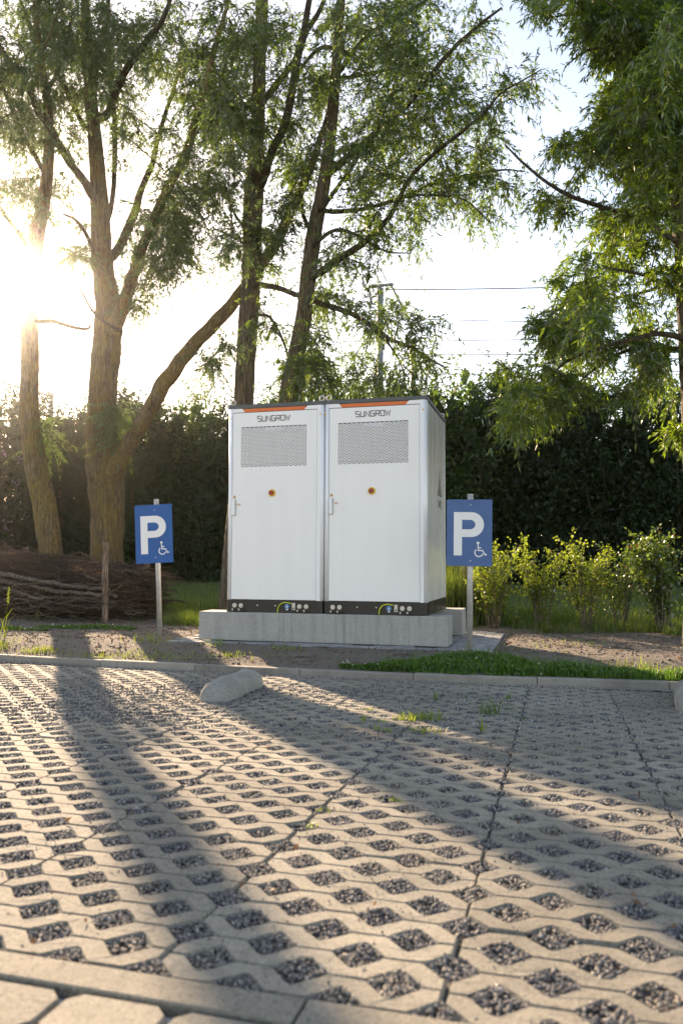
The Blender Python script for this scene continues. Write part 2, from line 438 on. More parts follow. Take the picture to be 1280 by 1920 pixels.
class Acc:
    """collects geometry for one mesh"""
    def __init__(s): s.v = []; s.q = []; s.t = []; s.qm = []; s.tm = []; s.n = 0
    def add(s, v, q=None, t=None, m=0):
        v = np.asarray(v).reshape(-1, 3)
        if q is not None and len(q): s.q.append(np.asarray(q) + s.n); s.qm.append(np.full(len(q), m))
        if t is not None and len(t): s.t.append(np.asarray(t) + s.n); s.tm.append(np.full(len(t), m))
        s.v.append(v); s.n += len(v)
    def mesh(s, name, mats, origin=(0, 0, 0), smooth=False):
        v = np.vstack(s.v) - np.asarray(origin)
        q = np.vstack(s.q) if s.q else None; t = np.vstack(s.t) if s.t else None
        mi = np.concatenate(s.qm + s.tm)
        return mesh_np(name, v, q, t, mats, mi, smooth)
def unit(a): return a / (np.linalg.norm(a, axis=-1, keepdims=True) + 1e-9)
def leaf_quads(base, d, L, W, droop=.15):
    """rhombic leaf blades"""
    n = len(base); d = unit(d)
    side = unit(np.cross(d, rng.normal(0, 1, (n, 3))))
    L = np.broadcast_to(L, (n,))[:, None]; W = np.broadcast_to(W, (n,))[:, None]
    mid = base + d * L * .45
    tip = base + d * L - np.array([0, 0, 1.0]) * L * droop
    V = np.stack([base, mid + side * W / 2, tip, mid - side * W / 2], 1).reshape(-1, 3)
    Q = np.arange(n * 4).reshape(n, 4)
    return V, Q
def thin_tubes(P, R, sides=3):
    """P: (T,S,3) paths, R: (T,S) radii -> many thin tubes at once"""
    T, S, _ = P.shape
    tan = np.gradient(P, axis=1); tan = unit(tan)
    ref = np.where(np.abs(tan[..., 2:3]) < .9, np.array([0, 0, 1.0]), np.array([1.0, 0, 0]))
    u = unit(np.cross(tan, ref)); w = np.cross(tan, u)
    ang = np.arange(sides) * 2 * np.pi / sides
    V = P[:, :, None, :] + R[:, :, None, None] * (np.cos(ang)[:, None] * u[:, :, None, :] + np.sin(ang)[:, None] * w[:, :, None, :])
    idx = np.arange(T * S * sides).reshape(T, S, sides)
    a = idx[:, :-1]; b = np.roll(idx, -1, 2)[:, :-1]; c = np.roll(idx, -1, 2)[:, 1:]; d = idx[:, 1:]
    return V.reshape(-1, 3), np.stack([a, b, c, d], -1).reshape(-1, 4)
def blades(pos, h, w, lean=.35, seg=2):
    """grass blades: pos (n,3), heights, widths"""
    n = len(pos)
    a = rng.uniform(0, 6.28, n); out = np.stack([np.cos(a), np.sin(a), np.zeros(n)], 1)
    side = np.stack([-np.sin(a), np.cos(a), np.zeros(n)], 1)
    rot = rng.uniform(-.9, .9, n)[:, None]
    side = unit(side + out * rot)
    h = np.broadcast_to(h, (n,))[:, None]; w = np.broadcast_to(w, (n,))[:, None]
    ln = (rng.uniform(.1, 1, n) * lean)[:, None]
    upv = np.array([0, 0, 1.0])
    m = pos + upv * h * .55 + out * h * ln * .35
    t = pos + upv * h * (1 - .3 * ln) + out * h * ln * 1.1
    V = np.stack([pos - side * w / 2, pos + side * w / 2, m + side * w * .4, m - side * w * .4, t], 1).reshape(-1, 3)
    k = np.arange(n)[:, None] * 5
    return V, k + np.array([[0, 1, 2, 3]]), k + np.array([[3, 2, 4]])
# ================================================================== ground
def build_ground():
    xs = np.concatenate([[-900, -400, -150, -60, -30, -18], np.arange(-12, 4.01, .07), [6, 10, 20, 50, 150, 400, 900]])
    ys = np.concatenate([[-900, -400, -150, -50, -15, -5, -1, .5, 1.2, 2, 3, 4, 5, 6, 6.3, 6.5], np.arange(6.56, 12.0, .07), [12.4, 13, 14, 16, 19, 23, 28, 36, 50, 90, 200, 500, 1200]])
    X, Y = np.meshgrid(xs, ys)
    Z = ground_z(np.clip(X, -14, 6), Y)
    Z = np.where(Y < -1, SLOPE * -1 - .036, Z)
    idx = np.arange(X.size).reshape(X.shape)
    q = np.stack([idx[:-1, :-1], idx[:-1, 1:], idx[1:, 1:], idx[1:, :-1]], -1).reshape(-1, 4)
    me = mesh_np('ground', np.stack([X, Y, Z], -1), q, None, [M['ground']], None, True)
    o = link('ground', me); o['kind'] = 'structure'; o['label'] = 'bare brown soil running into grassy verge'
    return o
build_ground()

# ================================================================== grid paving
PU, PV, HA, HB = .2001, .1024, .0575, .0600
def row_pts(r, sign):
    """boundary of a band at row r; sign +1 = the band lies above the row"""
    even = (r % 2 == 0)
    c = [0, PU, 2 * PU, 3 * PU] if even else [PU / 2, PU * 1.5, PU * 2.5]
    pts = [] if even else [(0.0, 0.0, 0)]
    for x in c:
        for dx, dv in ((-HA, 0), (-.56 * HA, .45), (-.16 * HA, .86), (0, .94), (.16 * HA, .86), (.56 * HA, .45), (HA, 0)):
            u = x + dx
            if -1e-6 <= u <= 3 * PU + 1e-6: pts.append((min(max(u, 0), 3 * PU), sign * dv * HB, 1 if dv > 0 else 0))
    if not even: pts.append((3 * PU, 0.0, 0))
    return pts
def slab_mesh(name, bands, seed):
    r_ = np.random.default_rng(seed)
    bm = bmesh.new()
    g = .0022; c = .0050
    for k in range(bands):
        lo = [(u, k * PV + dv, k, f) for u, dv, f in row_pts(k, 1)]
        hi = [(u, (k + 1) * PV + dv, k + 1, f) for u, dv, f in row_pts(k + 1, -1)]
        poly = lo + hi[::-1]
        P = []
        for u, v, rr, f in poly:
            u = min(max(u, g), 3 * PU - g)
            if rr == 0 and abs(v) < 1e-6: v += g
            if rr == bands and abs(v - bands * PV) < 1e-6: v -= g
            P.append((u, v, rr, f))
        Q = []
        for p in P:
            if not Q or abs(p[0] - Q[-1][0]) + abs(p[1] - Q[-1][1]) > 1e-4: Q.append(p)
        P = Q; n = len(P)
        A = np.array([[p[0], p[1]] for p in P])
        e = np.roll(A, -1, 0) - A; e /= np.linalg.norm(e, axis=1, keepdims=True) + 1e-9
        nl = np.stack([-e[:, 1], e[:, 0]], 1)                 # inward for a counter-clockwise outline
        nn = nl + np.roll(nl, 1, 0); nn /= np.linalg.norm(nn, axis=1, keepdims=True) + 1e-9
        dt = np.clip((nn * nl).sum(1), .45, 1)
        In = A + nn * (c / dt)[:, None]
        wob = r_.normal(0, .0006, (n,))
        top = [bm.verts.new((In[i, 0], In[i, 1], wob[i])) for i in range(n)]
        out = [bm.verts.new((A[i, 0], A[i, 1], -.011)) for i in range(n)]
        bot = [bm.verts.new((A[i, 0], A[i, 1], -.05)) for i in range(n)]
        bm.faces.new(top)
        for i in range(n):
            j = (i + 1) % n
            bm.faces.new((out[i], out[j], top[j], top[i]))
            inner = P[i][2] == P[j][2] and 0 < P[i][2] < bands and P[i][3] == 0 and P[j][3] == 0 and abs(P[i][1] - P[j][1]) < 1e-5
            if not inner: bm.faces.new((bot[i], bot[j], out[j], out[i]))
    bmesh.ops.remove_doubles(bm, verts=bm.verts[:], dist=2e-5)
    loose = [v for v in bm.verts if not v.link_faces]
    bmesh.ops.delete(bm, geom=loose, context='VERTS')
    bmesh.ops.recalc_face_normals(bm, faces=bm.faces[:])
    me = bpy.data.meshes.new(name); bm.to_mesh(me); bm.free(); me.materials.append(M['slab'])
    return me
SLAB0X, SLAB0Y, SW, SD = -.2208, 1.508, 3 * PU, 4 * PV
def build_parking():
    # bedding sheet carries the slabs
    v = [(-7.5, 1.40, park_z(1.40) - .019), (3.2, 1.40, park_z(1.40) - .019), (3.2, 6.56, park_z(6.56) - .019), (-7.5, 6.56, park_z(6.56) - .019)]
    me = mesh_np('parking_area', v, [[0, 1, 2, 3]], None, [M['ground']])
    park = link('parking_area', me); park['kind'] = 'structure'; park['label'] = 'grid paved parking area with gravel filled cells'
    full = [slab_mesh('grid_slab', 4, s) for s in (1, 2, 3, 4)]
    cut = slab_mesh('grid_slab_cut', 1, 9)
    tilt = math.atan(SLOPE)
    slabs = []
    cells = []
    for j in range(13):
        y0 = SLAB0Y + j * SD
        xl = -.80 * (y0 + SD) - 1.0; xr = .15 * (y0 + SD) + 1.0
        for i in range(-12, 6):
            x0 = SLAB0X + i * SW
            if x0 + SW < xl or x0 > xr: continue
            o = link('grid_slab', cut if j == 12 else full[(i * 7 + j * 3) % 4], park)
            o.location = (x0 + rng.normal(0, .0016), y0 + rng.normal(0, .0012), park_z(y0) + rng.normal(0, .0014))
            o.rotation_euler = (tilt + rng.normal(0, .003), rng.normal(0, .0035), rng.normal(0, .0018))
            slabs.append(o)
            for r in range(0, 2 if j == 12 else 5):
                even = r % 2 == 0
                cc = [0, PU, 2 * PU] if even else [PU / 2, PU * 1.5, PU * 2.5]
                if r == 4: continue
                for u in cc: cells.append((x0 + u, y0 + r * PV))
    cells = np.array(cells)
    # pebbles in the cells
    acc_p = []; acc_s = []
    for cx, cy in cells:
        d = math.hypot(cx, cy)
        if d < 2.9: k, s = 210, .0047
        elif d < 4.2: k, s = 110, .0062
        else: k, s = 56, .0088
        fill = rng.uniform(.5, 1.15)
        u = rng.uniform(-1, 1, (k, 2)); u = u[np.abs(u).sum(1) < 1.12]
        n = len(u)
        z = np.minimum(park_z(cy) - .019 + s * .3 + rng.uniform(0, .007, n) + .010 * fill, park_z(cy) - s * .75)
        acc_p.append(np.stack([cx + u[:, 0] * HA * .98, cy + u[:, 1] * HB * .95, z], 1)); acc_s.append(np.full(n, s))
    # gravel kicked out over the slabs
    def spill(px, py, rx, ry, n, s):
        c = on_park(px, py); p = c[:2] + rng.normal(0, 1, (n, 2)) * np.array([rx, ry])
        acc_p.append(np.stack([p[:, 0], p[:, 1], park_z(p[:, 1]) + s * .5], 1)); acc_s.append(np.full(n, s))
    spill(300, 1315, .45, .28, 1100, .0055); spill(180, 1350, .35, .22, 700, .0055); spill(240, 1290, .5, .25, 500, .006)
    spill(110, 1330, .4, .2, 500, .008); spill(640, 1300, 1.2, .25, 500, .008); spill(420, 1560, .7, .8, 700, .003); spill(860, 1560, .8, .8, 600, .003)
    p = np.vstack(acc_p); s = np.concatenate(acc_s)
    keep = (p[:, 1] < 6.55) & (p[:, 1] > 1.505); p = p[keep]; s = s[keep]
    n = len(p)
    octa = np.array([[1, 0, 0], [-1, 0, 0], [0, 1, 0], [0, -1, 0], [0, 0, 1], [0, 0, -1]], float)
    V = octa[None] * (s[:, None] * rng.uniform(.65, 1.35, (n, 3)))[:, None, :]
    V = V + rng.normal(0, .22, (n, 6, 3)) * s[:, None, None]
    a = rng.uniform(0, 6.28, n); ca, sa = np.cos(a)[:, None], np.sin(a)[:, None]
    b = rng.uniform(-.8, .8, n); cb, sb = np.cos(b)[:, None], np.sin(b)[:, None]
    y, z = V[..., 1] * cb - V[..., 2] * sb, V[..., 1] * sb + V[..., 2] * cb
    x = V[..., 0]
    V = np.stack([x * ca - y * sa, x * sa + y * ca, z], -1) + p[:, None, :]
    f = np.array([[0, 2, 4], [2, 1, 4], [1, 3, 4], [3, 0, 4], [2, 0, 5], [1, 2, 5], [3, 1, 5], [0, 3, 5]])
    T = (np.arange(n)[:, None, None] * 6 + f[None]).reshape(-1, 3)
    gm = mesh_np('gravel', V.reshape(-1, 3), None, T, [M['gravel']])
    g = link('gravel', gm, park); g['kind'] = 'stuff'
    # fallen dry leaves on the paving
    n = 90
    pts = np.array([on_park(rng.uniform(20, 1260), 1262 + 560 * rng.uniform(0, 1) ** 2.2) for _ in range(n)])
    pts[:, 2] += .008
    d = rng.normal(0, 1, (n, 3)); d[:, 2] = np.abs(d[:, 2]) * .25
    V, Q = leaf_quads(pts, d, rng.uniform(.012, .028, n), rng.uniform(.007, .013, n), -.15)
    lf = link('fallen_leaves', mesh_np('fallen_leaves', V, Q, None, [M['dryleaf']]), park); lf['kind'] = 'stuff'
    # edging row and the plain paving in front of it
    eb = link('edging', mesh_np('edging', [(-4.2, 1.405, park_z(1.4) - .06), (2.2, 1.405, park_z(1.4) - .06), (2.2, 1.5, park_z(1.5) - .06), (-4.2, 1.5, park_z(1.5) - .06)], [[0, 1, 2, 3]], None, [M['ground']]))
    eb['kind'] = 'structure'; eb['label'] = 'narrow concrete edging strip along the grid paving'
    me = None
    for i in range(-4, 3):
        x0 = -.47 + i
        if me is None:
            e = bm_obj('edging_stone', box(0, .994, 0, .088, -.08, .004, .004, 2), M['slab'], eb); me = e.data
        else: e = link('edging_stone', me, eb)
        e.location = (x0, 1.412 + rng.normal(0, .002), park_z(1.45) + rng.normal(0, .001)); e.rotation_euler = (math.atan(SLOPE), 0, rng.normal(0, .002))
    pv = link('bounce_paving', mesh_np('bounce_paving', [(-30, -40, park_z(0) - .02), (26, -40, park_z(0) - .02), (26, 0.0, park_z(0) - .02), (-30, 0.0, park_z(0) - .02), (26, 1.405, park_z(1.4) - .02), (-30, 1.405, park_z(1.4) - .02)], [[0, 1, 2, 3], [3, 2, 4, 5]], None, [M['bounce_court']]))  # sheet added behind the camera to bounce light onto the cabinets
    pv['kind'] = 'structure'; pv['label'] = 'cut corner concrete paving before the edging strip on an added light-bouncing sheet'
    def octo():
        bm = bmesh.new(); w, h_, c = .224, .15, .034
        o2 = [(c, 0), (w - c, 0), (w, c), (w, h_ - c), (w - c, h_), (c, h_), (0, h_ - c), (0, c)]
        g = .004
        def ring(z, ins): return [bm.verts.new((min(max(x, ins), w - ins), min(max(y, ins), h_ - ins), z)) for x, y in o2]
        A, B, Cc = ring(-.05, g), ring(-.006, g), ring(0, g + .005)
        bm.faces.new(Cc)
        for R1, R2 in ((A, B), (B, Cc)):
            for i in range(8): bm.faces.new((R1[i], R1[(i + 1) % 8], R2[(i + 1) % 8], R2[i]))
        me = bpy.data.meshes.new('paving_stone'); bmesh.ops.recalc_face_normals(bm, faces=bm.faces[:]); bm.to_mesh(me); bm.free(); me.materials.append(M['slab']); return me
    om = octo()
    for j in range(6):
        for i in range(-12, 8):
            o = link('paving_stone', om, pv)
            o.location = (-.02 + i * .226 + (j % 2) * .113, 1.255 - j * .152, park_z(1.3 - j * .152) + .001 + rng.normal(0, .0015))
            o.rotation_euler = (math.atan(SLOPE) + rng.normal(0, .004), rng.normal(0, .004), 0)
    return park
PARK = build_parking()

# ================================================================== kerb
def build_kerb():
    xs = np.arange(-8.5, 4.6, 1.0)
    n = len(xs)
    V = []; 
    for x in xs:
        y = KERB_Y(min(max(x, -8), 3))
        V += [(x, y - .0, SLOPE * y - .06), (x, y + .09, SLOPE * y - .06)]
    q = [[2 * i, 2 * i + 2, 2 * i + 3, 2 * i + 1] for i in range(n - 1)]
    kb = link('kerb', mesh_np('kerb', V, q, None, [M['ground']])); kb['kind'] = 'structure'; kb['label'] = 'low weathered concrete kerb between paving and soil'
    me = None
    for i in range(n - 1):
        xa, xb = xs[i] + .34, xs[i + 1] + .34
        ya, yb = KERB_Y(min(max(xa, -8), 3)), KERB_Y(min(max(xb, -8), 3))
        if me is None:
            bm = box(0, .996, 0, .08, -.14, .06, .008, 2)
            o = bm_obj('kerb_stone', bm, M['kerb'], kb); me = o.data
        else: o = link('kerb_stone', me, kb)
        o.location = (xa, ya, SLOPE * ya + rng.normal(0, .003))
        o.rotation_euler = (0, rng.normal(0, .002) - math.atan2(SLOPE * (yb - ya), 1), math.atan2(yb - ya, xb - xa))
        o.scale = (math.hypot(xb - xa, yb - ya), 1, 1)
    # grit and crumbs gathered against the kerb
    p = []
    for _ in range(2600):
        x = rng.uniform(-6, 2); y = KERB_Y(x) - abs(rng.normal(0, .05)) - .003
        p.append((x, y, SLOPE * y + .001))
    p = np.array(p); n = len(p); s = rng.uniform(.003, .010, n)
    octa = np.array([[1, 0, 0], [-1, 0, 0], [0, 1, 0], [0, -1, 0], [0, 0, 1], [0, 0, -1]], float)
    V = (octa[None] * s[:, None, None] * rng.uniform(.6, 1.5, (n, 1, 3)) + rng.normal(0, .3, (n, 6, 3)) * s[:, None, None] + p[:, None, :])
    f = np.array([[0, 2, 4], [2, 1, 4], [1, 3, 4], [3, 0, 4], [2, 0, 5], [1, 2, 5], [3, 1, 5], [0, 3, 5]])
    gr = link('grit', mesh_np('grit', V.reshape(-1, 3), None, (np.arange(n)[:, None, None] * 6 + f[None]).reshape(-1, 3), [M['kerb']]), kb); gr['kind'] = 'stuff'
build_kerb()

# ================================================================== patio of small pavers under the blocks
BX0, BX1, BYF, BH = -3.705, -1.035, 7.80, .30
def build_patio():
    pt = link('patio', mesh_np('patio', [(-3.99, 7.54, SOIL - .022), (-.56, 7.54, SOIL - .022), (-.56, 9.75, SOIL - .022), (-3.99, 9.75, SOIL - .022)], [[0, 1, 2, 3]], None, [M['ground']]))
    pt['kind'] = 'structure'; pt['label'] = 'grey block paving around the concrete blocks'
    pm = bm_obj('paver', box(.003, .207, .003, .102, -.06, 0, .004, 1), M['paver'], pt)
    me = pm.data; first = [pm]
    def put(x, y, rot):
        o = first.pop() if first else link('paver', me, pt)
        o.location = (x, y, SOIL + rng.normal(0, .002)); o.rotation_euler = (rng.normal(0, .006), rng.normal(0, .006), rot)
    # front strip, side strips and the gap between the blocks
    for r in range(2):
        x = -3.98 + (r % 2) * .105
        while x < -.80: put(x, 7.57 + r * .105, 0); x += .21
    for r in range(19):
        y = 7.78 + r * .105
        for c_ in range(2 if r % 2 else 1):
            put(-1.02 + c_ * .21 - (r % 2) * .105, y, 0) if False else None
        x = -1.02 - (r % 2) * .105
        while x < -.82: put(x, y, 0); x += .21
        if r % 2 == 0: put(-3.98, y, 0)
    for c_ in range(2):
        for r in range(10):
            put(-.60 + .105 * c_ - .105 + .105, 7.56 + r * .21, math.pi / 2) if c_ == 0 else put(-.70 + .0, 7.56 + r * .21 + .105 - .105, math.pi / 2)
    for r in range(8):
        y = 8.16 + r * .105
        x = -3.7 + (r % 2) * .105
        while x < -1.2: put(x, y, 0); x += .21
build_patio()

# ================================================================== concrete blocks
def build_block(y0, label):
    t = thing('concrete_block', label, 'concrete block', ((BX0 + BX1) / 2, y0 + .16, SOIL))
    L = (BX1 - BX0) / 2
    bm = box(-L, L, -.16, .16, .002, BH, .009, 2)
    bm_obj('block_body', bm, M['block'], t)
    return t
def one_mesh_block(y0, label):
    L = (BX1 - BX0) / 2
    o = bm_obj('concrete_block', box(-L, L, -.16, .16, .001, BH, .009, 2), M['block'])
    o.location = ((BX0 + BX1) / 2, y0 + .16, SOIL)
    return tag(o, label, 'concrete block')
one_mesh_block(BYF, 'long smooth concrete block under the door side of the white cabinets')
one_mesh_block(9.08, 'long concrete block under the back edge of the white cabinets, mostly hidden')
BTOP = SOIL + BH

# ================================================================== cabinets
CW, CD, CYF, CZ0, CZ1 = 1.077, 1.40, 7.835, BTOP + .002, 2.50
def strokes_mesh(name, polylines, w, mat, parent, depth=.002):
    """flat lettering from polylines in x,z; front face towards -y"""
    bm = bmesh.new()
    for pl in polylines:
        P = [Vector((a, b)) for a, b in pl]
        n = len(P); Lf, Rt = [], []
        for i in range(n):
            d1 = (P[i] - P[i - 1]).normalized() if i else (P[1] - P[0]).normalized()
            d2 = (P[i + 1] - P[i]).normalized() if i < n - 1 else d1
            m_ = (d1 + d2); m_ = m_.normalized() if m_.length > 1e-6 else d1
            nrm = Vector((-m_.y, m_.x)); k = w / 2 / max(.5, abs(nrm.dot(Vector((-d1.y, d1.x)))))
            Lf.append(P[i] + nrm * k); Rt.append(P[i] - nrm * k)
        f = [[bm.verts.new((v.x, y, v.y)) for v in S] for y in (-depth, 0) for S in (Lf, Rt)]
        for i in range(n - 1):
            bm.faces.new((f[0][i], f[1][i], f[1][i + 1], f[0][i + 1]))
            bm.faces.new((f[0][i], f[0][i + 1], f[2][i + 1], f[2][i]))
            bm.faces.new((f[1][i + 1], f[1][i], f[3][i], f[3][i + 1]))
        bm.faces.new((f[1][0], f[0][0], f[2][0], f[3][0])); bm.faces.new((f[0][-1], f[1][-1], f[3][-1], f[2][-1]))
    bmesh.ops.remove_doubles(bm, verts=bm.verts[:], dist=1e-6)
    return bm_obj(name, bm, mat, parent)
GLY = {  # squared letterforms, width 1, height 1
 'S': [[(.95, 1), (.05, 1), (.05, .52), (.95, .48), (.95, 0), (.05, 0)]],
 'U': [[(.05, 1), (.05, .0), (.95, .0), (.95, 1)]],
 'N': [[(.05, 0), (.05, 1), (.95, 0), (.95, 1)]],
 'G': [[(.95, 1), (.05, 1), (.05, 0), (.95, 0), (.95, .5), (.5, .5)]],
 'R': [[(.05, 0), (.05, 1), (.95, 1), (.95, .48), (.05, .48)], [(.55, .44), (.95, 0)]],
 'O': [[(.05, 0), (.05, 1), (.95, 1), (.95, 0), (.05, 0)]],
 'W': [[(.0, 1), (.22, 0), (.5, .8), (.78, 0), (1.0, 1)]],
 'A': [[(.0, 0), (.5, 1), (1, 0)], [(.22, .36), (.78, .36)]],
 'B': [[(.05, 0), (.05, 1), (.9, 1), (.9, .5), (.05, .5)], [(.95, .5), (.95, 0), (.05, 0)]],
 'C': [[(.95, 1), (.05, 1), (.05, 0), (.95, 0)]],
}
def build_cabinet(x0, label, side_logo):
    W2 = CW / 2; ox, oy, oz = x0 + W2, CYF + CD / 2, CZ0
    t = thing('power_cabinet', label, 'cabinet', (ox, oy, oz), 0, 'white power cabinets on the concrete blocks')
    H = CZ1 - CZ0; yf, yb = -CD / 2, CD / 2
    zb = .127                                               # top of black base
    def B(name, x0_, x1_, y0_, y1_, z0_, z1_, mat, par=t, bv=0.0, sg=1, sm=False): return part_box(name, (x0_, x1_, y0_, y1_, z0_, z1_), mat, par, bv, sg, sm)
    # body core and panels
    B('body', -W2 + .03, W2 - .03, yf + .055, yb - .02, zb, H - .045, M['gap'])
    for s in (-1, 1):
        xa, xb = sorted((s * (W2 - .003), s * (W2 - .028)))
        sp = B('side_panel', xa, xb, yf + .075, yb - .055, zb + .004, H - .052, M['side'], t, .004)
        if s == 1 and side_logo:
            # peak-shaped logo and short lettering, faded, on the side panel
            C_ = at_y(819, 912, 8.55); cy, cz = .22, 1.42 - oz + .12
            def side_shape(name, pts, mat):
                bm = bmesh.new()
                a = [bm.verts.new((W2 - .0025, y, z)) for y, z in pts]; b = [bm.verts.new((W2 - .0008, y, z)) for y, z in pts]
                bm.faces.new(b); 
                for i in range(len(pts)): bm.faces.new((a[i], a[(i + 1) % len(pts)], b[(i + 1) % len(pts)], b[i]))
                return bm_obj(name, bm, mat, sp)
            for y0_, y1_, zt in ((-.17, -.12, .10), (-.11, -.012, .30), (.012, .11, .27), (.12, .17, .08)):
                ym = y1_ if y0_ < 0 else y0_
                side_shape('logo_blade', [(cy + y0_, cz), (cy + y1_, cz), (cy + ym, cz + zt)], M['letter'])
            x = -.12
            for ch in 'SABC':
                for pl in GLY[ch]:
                    pass
                o = strokes_mesh('logo_letter', [[(a * .05, b * .07) for a, b in pl] for pl in GLY[ch]], .012, M['letter'], sp, .0015)
                o.location = (W2 - .0022, cy + x, cz - .12); o.rotation_euler = (0, 0, math.pi / 2); x += .064
            side_shape('side_sticker', [(yb - .13, cz - .06), (yb - .10, cz - .06), (yb - .10, cz - .03), (yb - .13, cz - .03)], M['amber'])
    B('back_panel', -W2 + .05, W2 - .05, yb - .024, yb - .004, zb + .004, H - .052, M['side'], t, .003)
    # corner posts, rounded
    for sx, wd in ((-1, .05), (1, .072)):
        xa, xb = (-W2, -W2 + wd) if sx < 0 else (W2 - wd, W2)
        for yy in ((yf, yf + .07), (yb - .05, yb)):
            bm = box(xa, xb, yy[0], yy[1], zb + .001, H - .046)
            ed = [e for e in bm.edges if abs(e.verts[0].co.z - e.verts[1].co.z) > .5 and abs(e.verts[0].co.x - (sx * W2)) < 1e-4 and abs(abs(e.verts[0].co.y) - CD / 2) < 1e-4]
            bmesh.ops.bevel(bm, geom=ed, offset=.034, segments=6, affect='EDGES', profile=.5)
            po = bm_obj('corner_post', bm, M['post'], t)
            for p_ in po.data.polygons: p_.use_smooth = abs(p_.normal.z) < .5 and p_.area < .05
            if yy[0] < 0:
                xs_ = (W2 - .045, W2 + .0012) if sx > 0 else (-W2 - .0012, -W2 + .014)
                bm = box(xs_[0], xs_[1] - (.030 if sx > 0 else 0), yf - .0012, yf + .004, H - .158, H - .140)
                bm_obj('tape_mark', bm, M['yellow'], po)
    # roof cap with the dark band, orange strip and white trims
    B('roof_cap', -W2 - .004, W2 + .004, yf + .006, yb + .004, H - .045, H - .002, M['cap'], t, .004)
    B('top_band', -W2 + .05, W2 - .072, yf + .012, yf + .05, H - .100, H - .0455, M['cap'])
    B('orange_strip', -W2 + .15, W2 - .17, yf + .004, yf + .0115, H - .0865, H - .052, M['orange'])
    for sx in (-1, 1):
        if sx < 0: pts = [(-W2 + .0505, H - .087), (-W2 + .19, H - .087), (-W2 + .155, H - .0475), (-W2 + .0505, H - .0475)]
        else: pts = [(W2 - .0725, H - .087), (W2 - .0725, H - .0475), (W2 - .18, H - .0475), (W2 - .215, H - .087)]
        bm_obj('corner_trim', prism(pts, yf + .0005, yf + .0118), M['white'], t)
    # door
    dx0, dx1, dz0, dz1 = -W2 + .0535, W2 - .0755, zb + .006, H - .0935
    gx0, gx1, gz0, gz1 = -.3925, .352, 1.545, 1.978
    bm = bmesh.new()
    O = [(dx0, dz0), (dx1, dz0), (dx1, dz1), (dx0, dz1)]; I = [(gx0, gz0), (gx1, gz0), (gx1, gz1), (gx0, gz1)]
    y_d = yf + .004
    vo = [bm.verts.new((x, y_d, z)) for x, z in O]; vi = [bm.verts.new((x, y_d, z)) for x, z in I]
    vib = [bm.verts.new((x, y_d + .012, z)) for x, z in I]; vob = [bm.verts.new((x, y_d + .045, z)) for x, z in O]
    for i in range(4):
        j = (i + 1) % 4
        bm.faces.new((vo[i], vo[j], vi[j], vi[i])); bm.faces.new((vi[i], vi[j], vib[j], vib[i])); bm.faces.new((vo[j], vo[i], vob[i], vob[j]))
    bmesh.ops.bevel(bm, geom=[e for e in bm.edges if abs(e.verts[0].co.y - y_d) < 1e-6 and abs(e.verts[1].co.y - y_d) < 1e-6 and e.verts[0] in vo and e.verts[1] in vo], offset=.0025, segments=2, affect='EDGES')
    door = bm_obj('door', bm, M['white'], t)
    bk = B('vent_recess', gx0 - .005, gx1 + .005, y_d + .026, y_d + .032, gz0 - .005, gz1 + .005, M['recess'], door)
    # perforated screen: white ribs on the edges of a rhombus tiling, dark recess behind
    acc = Acc(); a = .0285; rw = .0078
    segs = set()
    r3 = math.sqrt(3)
    nx = int((gx1 - gx0) / (a * r3)) + 3; nz = int((gz1 - gz0) / (a * 1.5)) + 3
    for j in range(-1, nz):
        for i in range(-1, nx):
            cx = gx0 + (i + (j % 2) * .5) * a * r3; cz = gz0 + j * a * 1.5
            hx = [(cx + a * math.sin(k * math.pi / 3), cz + a * math.cos(k * math.pi / 3)) for k in range(6)]
            for k in range(6): segs.add(tuple(sorted(((round(hx[k][0], 4), round(hx[k][1], 4)), (round(hx[(k + 1) % 6][0], 4), round(hx[(k + 1) % 6][1], 4))))))
            for k in range(0, 6): segs.add(((round(cx, 4), round(cz, 4)), (round(hx[k][0], 4), round(hx[k][1], 4))))
    seen = set()
    for (p, q) in segs:
        key = (round((p[0] + q[0]) * 200), round((p[1] + q[1]) * 200))
        if key in seen: continue
        seen.add(key)
        if max(p[0], q[0]) > gx1 + .002 or min(p[0], q[0]) < gx0 - .002 or max(p[1], q[1]) > gz1 + .002 or min(p[1], q[1]) < gz0 - .002: continue
        d = np.array(q) - np.array(p); L = np.hypot(*d)
        if L < 1e-6: continue
        nn = np.array([-d[1], d[0]]) / L * rw / 2
        kd = int(round(math.degrees(math.atan2(d[1], d[0])) / 60.0)) % 3
        y1, y2 = y_d + .0015 + kd * .0006, y_d + .008 + kd * .0006
        V = [(p[0] + nn[0], y1, p[1] + nn[1]), (p[0] - nn[0], y1, p[1] - nn[1]), (q[0] - nn[0], y1, q[1] - nn[1]), (q[0] + nn[0], y1, q[1] + nn[1])]
        V += [(v[0], y2, v[2]) for v in V]
        acc.add(V, [[0, 1, 2, 3], [0, 3, 7, 4], [1, 5, 6, 2]])
    gr = link('vent_screen', acc.mesh('vent_screen', [M['white']]), door); gr['kind'] = 'stuff'
    B('light_bar', -.12, .09, y_d + .010, y_d + .018, gz1 - .045, gz1 - .012, M['lightbar'], door, .003)
    # word mark
    lw, lh, gap = .0425, .056, .0105
    x = -.205
    for ch in 'SUNGROW':
        w_ = lw * (1.15 if ch == 'W' else 1)
        o = strokes_mesh('letter', [[(u * w_, v * lh) for u, v in pl] for pl in GLY[ch]], .0095, M['letter'], door, .0015)
        o.location = (x, y_d - .0003, 2.035); x += w_ + gap
    # emergency stop
    ez, ex = 1.262, -.032
    bm = cyl((ex, y_d - .0008, ez), (ex, y_d - .010, ez), .040, .038, 24)
    es = bm_obj('emergency_stop', bm, M['yellow'], door)
